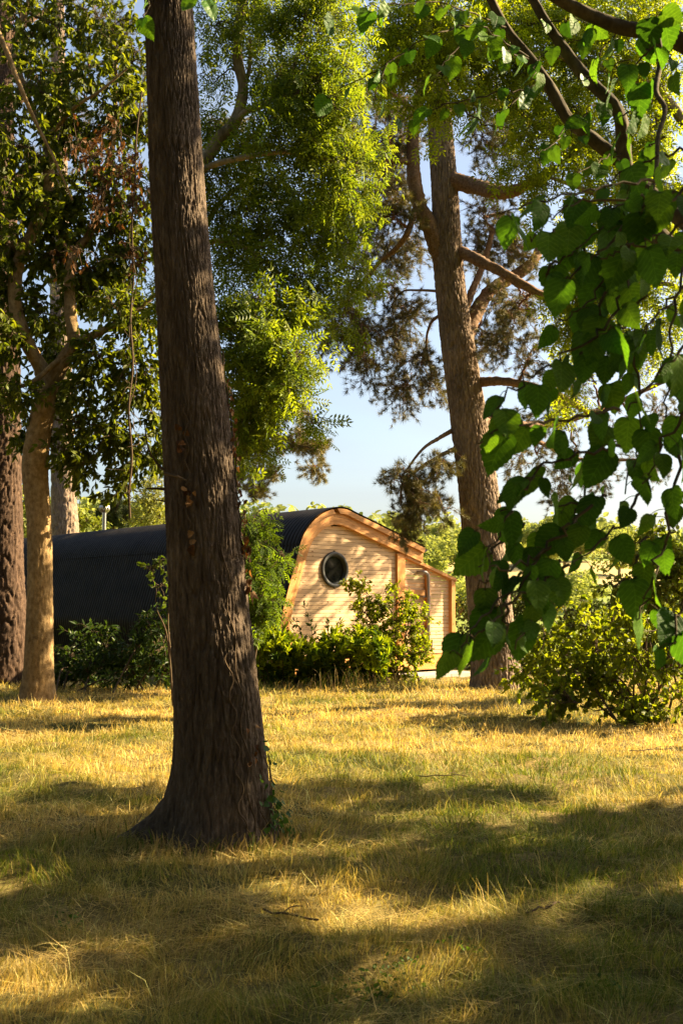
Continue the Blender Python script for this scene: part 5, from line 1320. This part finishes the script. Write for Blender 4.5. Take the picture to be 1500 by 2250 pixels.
# growth seen over the roof at the left
shrub('willow_bush', 'pale feathery bush above the roof just left of the big trunk', at(335, 1430, 38), 38,
      [(340, 1100, 28, 30, 0, 9), (320, 1125, 28, 22, 0, 8), (350, 1140, 25, 20, 0, 8), (310, 1150, 25, 16, 0, 6), (335, 1070, 18, 18, 0, 4), (350, 1060, 15, 15, 0, 3)], 0.3, 0.17, (0.15, 0.17, 0.04), (0.26, 0.26, 0.09), M_BROAD, 82, nstem=6, dy=0.8, tl=0.5, nl=9, spread=0.5, ldroop=0.1)
dc = Tree('dwarf_conifer', 'dark conifer top above the roof beside the metal flue', 'conifer', (at(255, 1430, 40)[0], 40, -0.3), 83, M_TWIG_PINE, M_TWIG_PINE)
dc.path([(at(252, 1430, 40)[0], 40, -0.4), at(252, 1300, 40), at(250, 1120, 40)], 0.15, 0.03, name='trunk', n=8)
for (x, y, rx, ry) in ((240, 1115, 14, 16), (262, 1125, 18, 14), (238, 1140, 22, 14), (268, 1145, 22, 14), (250, 1155, 30, 12), (285, 1140, 14, 12), (215, 1145, 14, 12)):
    dc.cluster(at(x, y, 40), (rx * 40 / FPX, 0.6, ry * 40 / FPX), nb=9, nt=6, nl=4, tl=0.35, droop=-0.3)
dc.finish('needle', 0.2, (0.025, 0.04, 0.02), (0.05, 0.065, 0.025), M_NEEDLE)
shrub('roadside_bush', 'yellow green bush over the roof between the two left trunks', at(190, 1430, 36), 36,
      [(185, 1140, 25, 14, 0, 7), (160, 1150, 25, 10, 0, 6), (205, 1155, 20, 8, 0, 5), (130, 1150, 22, 16, 0, 6), (60, 1150, 30, 25, 0, 7), (55, 1080, 20, 40, 0, 6), (100, 1120, 20, 30, 0, 6)], 0.55, 0.13, (0.11, 0.15, 0.02), (0.22, 0.24, 0.04), M_BROAD, 84, nstem=6, dy=0.8, tl=0.4, nl=9, spread=0.8)

# ------------------------------------------------------------------ far hillside trees
def far_crown(seed, lob=9):
    rr_ = np.random.default_rng(seed); g_ = Geo(); LPs = []
    cs = [np.array([0, 0, 0.62])] + [np.array([rr_.normal(0, .24), rr_.normal(0, .24), rr_.uniform(0.32, 0.82)]) for _ in range(lob)]
    for c in cs:
        r = rr_.uniform(0.16, 0.27); n = 260
        d = unit(rr_.standard_normal((n, 3))); P = c + d * r * rr_.uniform(0.8, 1.08, (n, 1)) * [1, 1, 0.85]
        t = rr_.uniform(0, 1, (n, 1)); Cc = np.array([0.17, 0.21, 0.06]) * (1 - t) + np.array([0.32, 0.34, 0.11]) * t  # lightened tones carry the haze over the far trees
        place(g_, T_simple(1, 0.8, 0.1, 0.1), P, unit(rr_.standard_normal((n, 3))), d + 0.5 * rr_.standard_normal((n, 3)), rr_.uniform(0.035, 0.075, n), Cc)
    me = g_.mesh('far_crown'); me.materials.append(M_FAR); return me


far_meshes = [far_crown(s_) for s_ in (90, 91, 92, 93)]
tg = Geo(); tg.tube([(0, 0, -0.05), (0.01, 0, 0.3), (0, 0.01, 0.6)], [0.035, 0.028, 0.012], 8); far_trunk = tg.mesh('far_trunk', smooth=True); far_trunk.materials.append(M_BARK_ASH)


def far_tree(x, Y, size, wide, label, k, group=None, dz=0.0):
    X = (x - 750) / FPX * Y; z = float(ground_z(X, Y)) + dz
    t = thing('field_tree', label, 'tree', (X, Y, z), group)
    for nm, me in (('trunk', far_trunk), ('crown', far_meshes[k % 4])):
        o = bpy.data.objects.new(nm, me); COL.objects.link(o); o.parent = t
        o.scale = (size * wide, size * wide, size); o.rotation_euler = (0, 0, k * 1.7)
        if nm == 'crown': o['kind'] = 'stuff'
    return t


far_tree(968, 125, 6.2, 1.25, 'round green tree just above the sloping top of the screen', 0)
far_tree(1008, 140, 5.4, 1.1, 'dark tree against the left edge of the tall pine trunk', 1)
far_tree(925, 150, 4.6, 1.3, 'small pale tree beside the gutter end', 2)
far_tree(940, 215, 8.0, 1.2, 'lighter tree behind the gutter on the hillside', 3)
far_tree(1240, 260, 13, 1.15, 'large pale tree on the skyline right of the pine', 1)
far_tree(1275, 275, 8, 1.4, 'low tree in the hedgerow left of the tan field', 2)
far_tree(1210, 140, 6, 1.4, 'bushy tree in the valley just right of the pine trunk', 3)
far_tree(1260, 150, 5.0, 1.5, 'low dark tree below the tan field', 0)
far_tree(180, 150, 15, 1.2, 'pale tree on the slope over the roof beside the left pine', 1)
rf = np.random.default_rng(95)
for q in range(46):
    x = rf.uniform(880, 1420); Y = rf.uniform(230, 470)
    if 1285 < x < 1345 and Y < 420: continue
    far_tree(x, Y, rf.uniform(4.5, 8.5) * (1 + Y / 1200), rf.uniform(1.0, 1.5), 'distant green tree on the far wooded hillside', int(rf.integers(0, 40)), 'trees on the far hillside')
for q in range(10):
    far_tree(rf.uniform(110, 380), rf.uniform(200, 420), rf.uniform(9, 14), rf.uniform(1.0, 1.4), 'distant tree on the slope seen above the cabin roof', int(rf.integers(0, 40)), 'trees on the slope above the roof')
# unbroken wood along the ridge
wg = Geo()
for q in range(700):
    X = rf.uniform(-260, 420); Y = rf.uniform(440, 620); c = np.array([X, Y, float(ground_z(X, Y)) + rf.uniform(3, 7)]); n = 34
    d = unit(rf.standard_normal((n, 3)) + [0, -0.3, 0.4]); r = rf.uniform(4, 8)
    t = rf.uniform(0, 1, (n, 1)); Cc = np.array([0.16, 0.2, 0.07]) * (1 - t) + np.array([0.28, 0.31, 0.12]) * t
    place(wg, T_simple(1, 0.9, 0.1, 0.1), c + d * r, unit(rf.standard_normal((n, 3))), d, rf.uniform(2, 4, n), Cc)
wo = wg.build('ridge_woodland', M_FAR); tag(wo, 'unbroken line of woodland along the far ridge', 'woodland', kind='stuff')

# ------------------------------------------------------------------ unseen wood round the viewpoint, added to close off skylight
wr = np.random.default_rng(97); wg = Geo()
def mass(c, r, n, s0, s1):
    d = unit(wr.standard_normal((n, 3))) * wr.uniform(0.3, 1, (n, 1)) ** 0.5
    place(wg, T_simple(1, 0.7, 0.15, 0.15), np.asarray(c) + d * r, unit(wr.standard_normal((n, 3))), np.array([0, 0, 1.0]) + 0.8 * wr.standard_normal((n, 3)), wr.uniform(s0, s1, n), tones(wr, n, (0.03, 0.055, 0.012), (0.06, 0.09, 0.018)))
for q in range(60):                                         # behind
    mass((wr.uniform(-16, 8), wr.uniform(-12, -3.5), wr.uniform(0.8, 12)), (2.4, 2.2, 1.8), 240, 0.25, 0.45)
for q in range(60):                                         # left
    Y = wr.uniform(-4, 34); mass((-0.33 * Y - wr.uniform(5.0, 11), Y, wr.uniform(0.8, 12)), (2.2, 2.4, 1.8), 240, 0.25, 0.45)
for q in range(40):                                         # behind to the right, added to cut skylight
    x_ = wr.uniform(2.5, 18); mass((x_, wr.uniform(-8, 0.8), wr.uniform(0.8, 9)), (2.0, 1.6, 1.6), 220, 0.22, 0.42)
for q in range(50):                                         # unseen tree line added far to the right to block bright low sky
    mass((wr.uniform(30, 40), wr.uniform(-10, 62), wr.uniform(0.8, 6.5)), (3.5, 3.5, 2.2), 160, 0.5, 0.9)
for q in range(60):                                         # unseen canopy added overhead to block skylight
    mass((wr.uniform(-10, 4), wr.uniform(-5, 8.5), wr.uniform(9.0, 12.5)), (1.9, 1.9, 0.9), 200, 0.2, 0.4)
for q in range(16):
    x, y = (wr.uniform(-14, 7), wr.uniform(-11, -4)) if q < 8 else (0, 0)
    if q >= 8: y = wr.uniform(-3, 32); x = -0.33 * y - wr.uniform(5.5, 10)
    wg.tube([(x, y, -0.1), (x + 0.1, y, 5), (x, y + 0.1, 12)], [0.3, 0.25, 0.1], 10, (0.06, 0.04, 0.03))
wo = wg.build('unseen_woodland', M_BROAD); tag(wo, 'unseen dense wood round the viewpoint added to block skylight', 'woodland', kind='stuff')

# ------------------------------------------------------------------ grass
rg = np.random.default_rng(123)


def dryness(x, y):
    """0 green .. 1 straw: mown swaths and greener patches."""
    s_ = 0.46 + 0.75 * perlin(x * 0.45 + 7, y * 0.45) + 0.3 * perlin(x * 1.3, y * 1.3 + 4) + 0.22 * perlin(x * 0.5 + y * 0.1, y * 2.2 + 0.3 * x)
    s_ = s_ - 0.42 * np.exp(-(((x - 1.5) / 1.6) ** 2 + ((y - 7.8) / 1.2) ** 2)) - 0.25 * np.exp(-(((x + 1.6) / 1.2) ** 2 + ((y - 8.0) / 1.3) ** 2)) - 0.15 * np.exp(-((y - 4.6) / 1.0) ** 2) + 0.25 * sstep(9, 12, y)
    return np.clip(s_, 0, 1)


def grass_points(n):
    """Points in the visible wedge and a margin round it, denser near the camera."""
    u = rg.uniform(0, 1, n); y0, y1 = 2.9, 20.5
    y = y0 * (y1 / y0) ** u
    x = rg.uniform(-1, 1, n) * (0.36 * y + 1.0)
    return x, y


def keep_clear(x, y):
    k = np.ones(len(x), bool)
    q = (np.stack([x, y], 1) - CAB_O[:2]); uu = q @ CU[:2]; nn = q @ CN[:2]
    k &= ~((uu > 0.1) & (uu < 5.0) & (nn < 0.1))
    for c, r in ((front.root.location, 0.3), (pine.root.location, 0.42), (st.root.location, 0.24)):
        k &= np.hypot(x - c[0], y - c[1]) > r
    return k


def blades(n, hmin, hmax, wbase, lie, straw, geo, length_var=0.4, curve=0.5):
    x, y = grass_points(n); k = keep_clear(x, y); x, y = x[k], y[k]; n = len(x)
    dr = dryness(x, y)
    clump = 0.7 + 0.7 * np.clip(perlin(x * 3.1 + 2, y * 3.1) + 0.3, -0.4, 1) + 0.35 * np.clip(perlin(x * 9, y * 9), -0.5, 1)
    if lie < 0.6:
        pk = rg.uniform(0, 1, n) < np.clip(clump, 0.25, 1.2)
        x, y, dr, clump = x[pk], y[pk], dr[pk], clump[pk]; n = len(x)
    else:
        pk = rg.uniform(0, 1, n) < 0.12 + 0.88 * sstep(0.02, 0.42, perlin(x * 0.75 + 20, y * 1.25) + 0.45 * perlin(x * 2.3, y * 3.1 + 8))
        x, y, dr, clump = x[pk], y[pk], dr[pk], clump[pk]; n = len(x)
    z = ground_z(x, y) - 0.004
    far = np.clip(y / 6, 0.7, 3.2)
    h = rg.uniform(hmin, hmax, n) * (np.clip(clump, 0.5, 1.5) if lie < 0.6 else 1) * (1 + 0.25 * (1 - dr)) * (0.85 + 0.12 * far)
    a = rg.normal(0, 0.8, n) + 2 * np.pi * (perlin(x * 1.7 + 11, y * 1.7) + 0.5 * perlin(x * 4.3, y * 4.3 + 2)) if lie < 0.6 else rg.normal(0.2, 0.9, n) + np.pi * rg.integers(0, 2, n) + 1.2 * perlin(x * 0.8, y * 0.8)
    tilt = np.clip(rg.normal(lie, 0.22, n), 0.02, 1.5) if lie < 0.6 else rg.normal(1.42, 0.1, n)
    d = np.stack([np.cos(a), np.sin(a)], 1)
    up0 = np.stack([d[:, 0] * np.sin(tilt), d[:, 1] * np.sin(tilt), np.cos(tilt)], 1)
    t2 = tilt + curve * rg.uniform(0.3, 1.3, n) * (1 if lie < 0.6 else 0.4)
    b = rg.uniform(-0.5, 0.5, n) * (1.0 if lie > 0.6 else 0.3); a2 = a + b
    up1 = np.stack([np.cos(a2) * np.sin(t2), np.sin(a2) * np.sin(t2), np.cos(t2)], 1)
    side = np.stack([-d[:, 1], d[:, 0], np.zeros(n)], 1)
    if lie < 0.6:
        f = rg.uniform(-1, 1, n); side = unit(np.stack([np.cos(f), np.sin(f), np.zeros(n)], 1))
    w = (wbase * far * rg.uniform(0.6, 1.3, n))[:, None]
    p0 = np.stack([x, y, z + (rg.uniform(0.005, 0.045, n) if lie > 0.6 else 0)], 1)
    p1 = p0 + up0 * (h * 0.55)[:, None]; p2 = p1 + up1 * (h * 0.45)[:, None]
    V = np.stack([p0 - side * w, p0 + side * w, p1 + side * w * 0.7, p1 - side * w * 0.7, p2 - side * w * 0.12, p2 + side * w * 0.12], 1)
    base = (np.arange(n) * 6)[:, None]
    F = np.concatenate([base + np.array([0, 1, 2, 3]), base + np.array([3, 2, 5, 4])], 0)
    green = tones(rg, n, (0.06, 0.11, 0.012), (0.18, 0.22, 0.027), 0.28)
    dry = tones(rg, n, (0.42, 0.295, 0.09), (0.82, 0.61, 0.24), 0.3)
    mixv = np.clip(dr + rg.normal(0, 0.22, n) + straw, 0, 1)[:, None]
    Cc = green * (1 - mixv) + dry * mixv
    geo.add(V.reshape(-1, 3), F, np.repeat(Cc, 6, 0))


g = Geo()
blades(260000, 0.027, 0.08, 0.0020, 0.5, 0.0, g)
blades(18000, 0.08, 0.15, 0.0017, 0.35, 0.15, g)
go = g.build('grass', M_GRASS); tag(go, 'short dry mown grass covering the lawn', 'grass', kind='stuff')
g = Geo()
blades(120000, 0.07, 0.26, 0.0016, 1.0, 0.28, g, curve=0.3)
ho = g.build('hay', M_GRASS); tag(ho, 'cut straw coloured hay lying on the lawn', 'hay', kind='stuff')

# tall weeds at the edge of the shrubs and at the trunks
g = Geo()
def weeds(cx, cy, sx, sy, n, h0, h1, gr):
    x = rg.normal(cx, sx, n); y = rg.normal(cy, sy, n); z = ground_z(x, y)
    a = rg.uniform(0, 2 * np.pi, n); h = rg.uniform(h0, h1, n)
    for q in range(n):
        d = np.array([math.cos(a[q]), math.sin(a[q]), 0]); p = np.array([x[q], y[q], z[q]])
        m = p + [0, 0, h[q] * 0.6] + d * h[q] * 0.12; e = p + [0, 0, h[q] * rg.uniform(0.7, 1)] + d * h[q] * rg.uniform(0.2, 0.5)
        P = catmull([p, m, e], 4); k = len(P); w = np.linspace(1, 0.1, k) * 0.005; s_ = np.array([1, 0.3, 0])
        V = np.concatenate([P - s_ * w[:, None], P + s_ * w[:, None]]); F = [[i, i + 1, k + i + 1, k + i] for i in range(k - 1)]
        c = np.array((0.10, 0.14, 0.02)) if rg.uniform() < gr else np.array((0.42, 0.30, 0.12))
        g.add(V, F, c * rg.uniform(0.7, 1.2))
for (px, n, hh) in ((590, 40, 0.22), (640, 60, 0.25), (700, 70, 0.4), (740, 40, 0.5), (790, 70, 0.4), (840, 60, 0.35), (900, 60, 0.3), (950, 40, 0.25), (1190, 60, 0.3), (1240, 60, 0.3)):
    p = at(px, 1505, 18.9); weeds(p[0], 18.75, 0.22, 0.12, n, 0.08, hh, 0.4)
for (a0, n) in ((-90, 80), (-50, 80), (-130, 70), (-10, 60), (180, 60)):
    p, d = front_surf(a0, 0.03, 0.07); weeds(p[0], p[1], 0.10, 0.07, n, 0.05, 0.16, 0.3)
wd = g.build('tall_weeds', M_GRASS); tag(wd, 'taller uncut grass stems along the shrubs and tree feet', 'weeds', kind='stuff')

# patches of low broad-leaved weeds in the lawn
g = Geo()
for (px, py, r_, n) in ((810, 2160, 0.16, 70), (860, 2120, 0.1, 40), (1010, 2085, 0.1, 40), (1300, 2180, 0.12, 40), (160, 2010, 0.1, 40)):
    Y = 3525 / (py - 1325); X = (px - 750) / FPX * Y
    x = rg.normal(X, r_ * 0.6, n); y = rg.normal(Y, r_ * 0.6, n); z = ground_z(x, y) + rg.uniform(0.01, 0.07, n)
    place(g, T_simple(1, 0.75, 0.2, 0.25), np.stack([x, y, z], 1), unit(np.stack([rg.standard_normal(n), rg.standard_normal(n), 0.3 * rg.standard_normal(n)], 1)), np.array([0, 0, 1.0]) + 0.4 * rg.standard_normal((n, 3)), rg.uniform(0.012, 0.03, n), tones(rg, n, (0.05, 0.10, 0.015), (0.09, 0.15, 0.02)))
cv = g.build('lawn_weeds', M_BROAD); tag(cv, 'low green broad leaved weeds in patches of the lawn', 'weeds', kind='stuff')
# fallen twigs
for (px, py, ln, an, lab) in ((965, 1713, 0.42, 0.1, 'thin fallen twig on the sunlit grass right of the big trunk'), (1420, 1655, 0.5, 0.3, 'fallen twig on the sunlit lawn by the right edge'), (640, 2010, 0.3, 2.6, 'short fallen twig on the shaded grass below the big trunk'), (1180, 1985, 0.26, 0.8, 'short fallen twig in the shaded grass at the lower right')):
    Y = 3525 / (py - 1325); X = (px - 750) / FPX * Y
    P = np.array([[X + (t - .5) * ln * math.cos(an) + rg.normal(0, .008), Y + (t - .5) * ln * math.sin(an) + rg.normal(0, .008), float(ground_z(X, Y)) + 0.05 + rg.normal(0, .006)] for t in np.linspace(0, 1, 6)])
    g = Geo(); g.tube(catmull(P, 4), 0.005, 6); m_ = P[3]; g.tube(catmull([m_, m_ + [0.04, 0.05, 0.015], m_ + [0.09, 0.08, 0.01]], 4), 0.003, 5)
    tw = g.build('fallen_twig', M_TWIG, smooth=True); tag(tw, lab, 'twig', 'fallen twigs on the lawn')
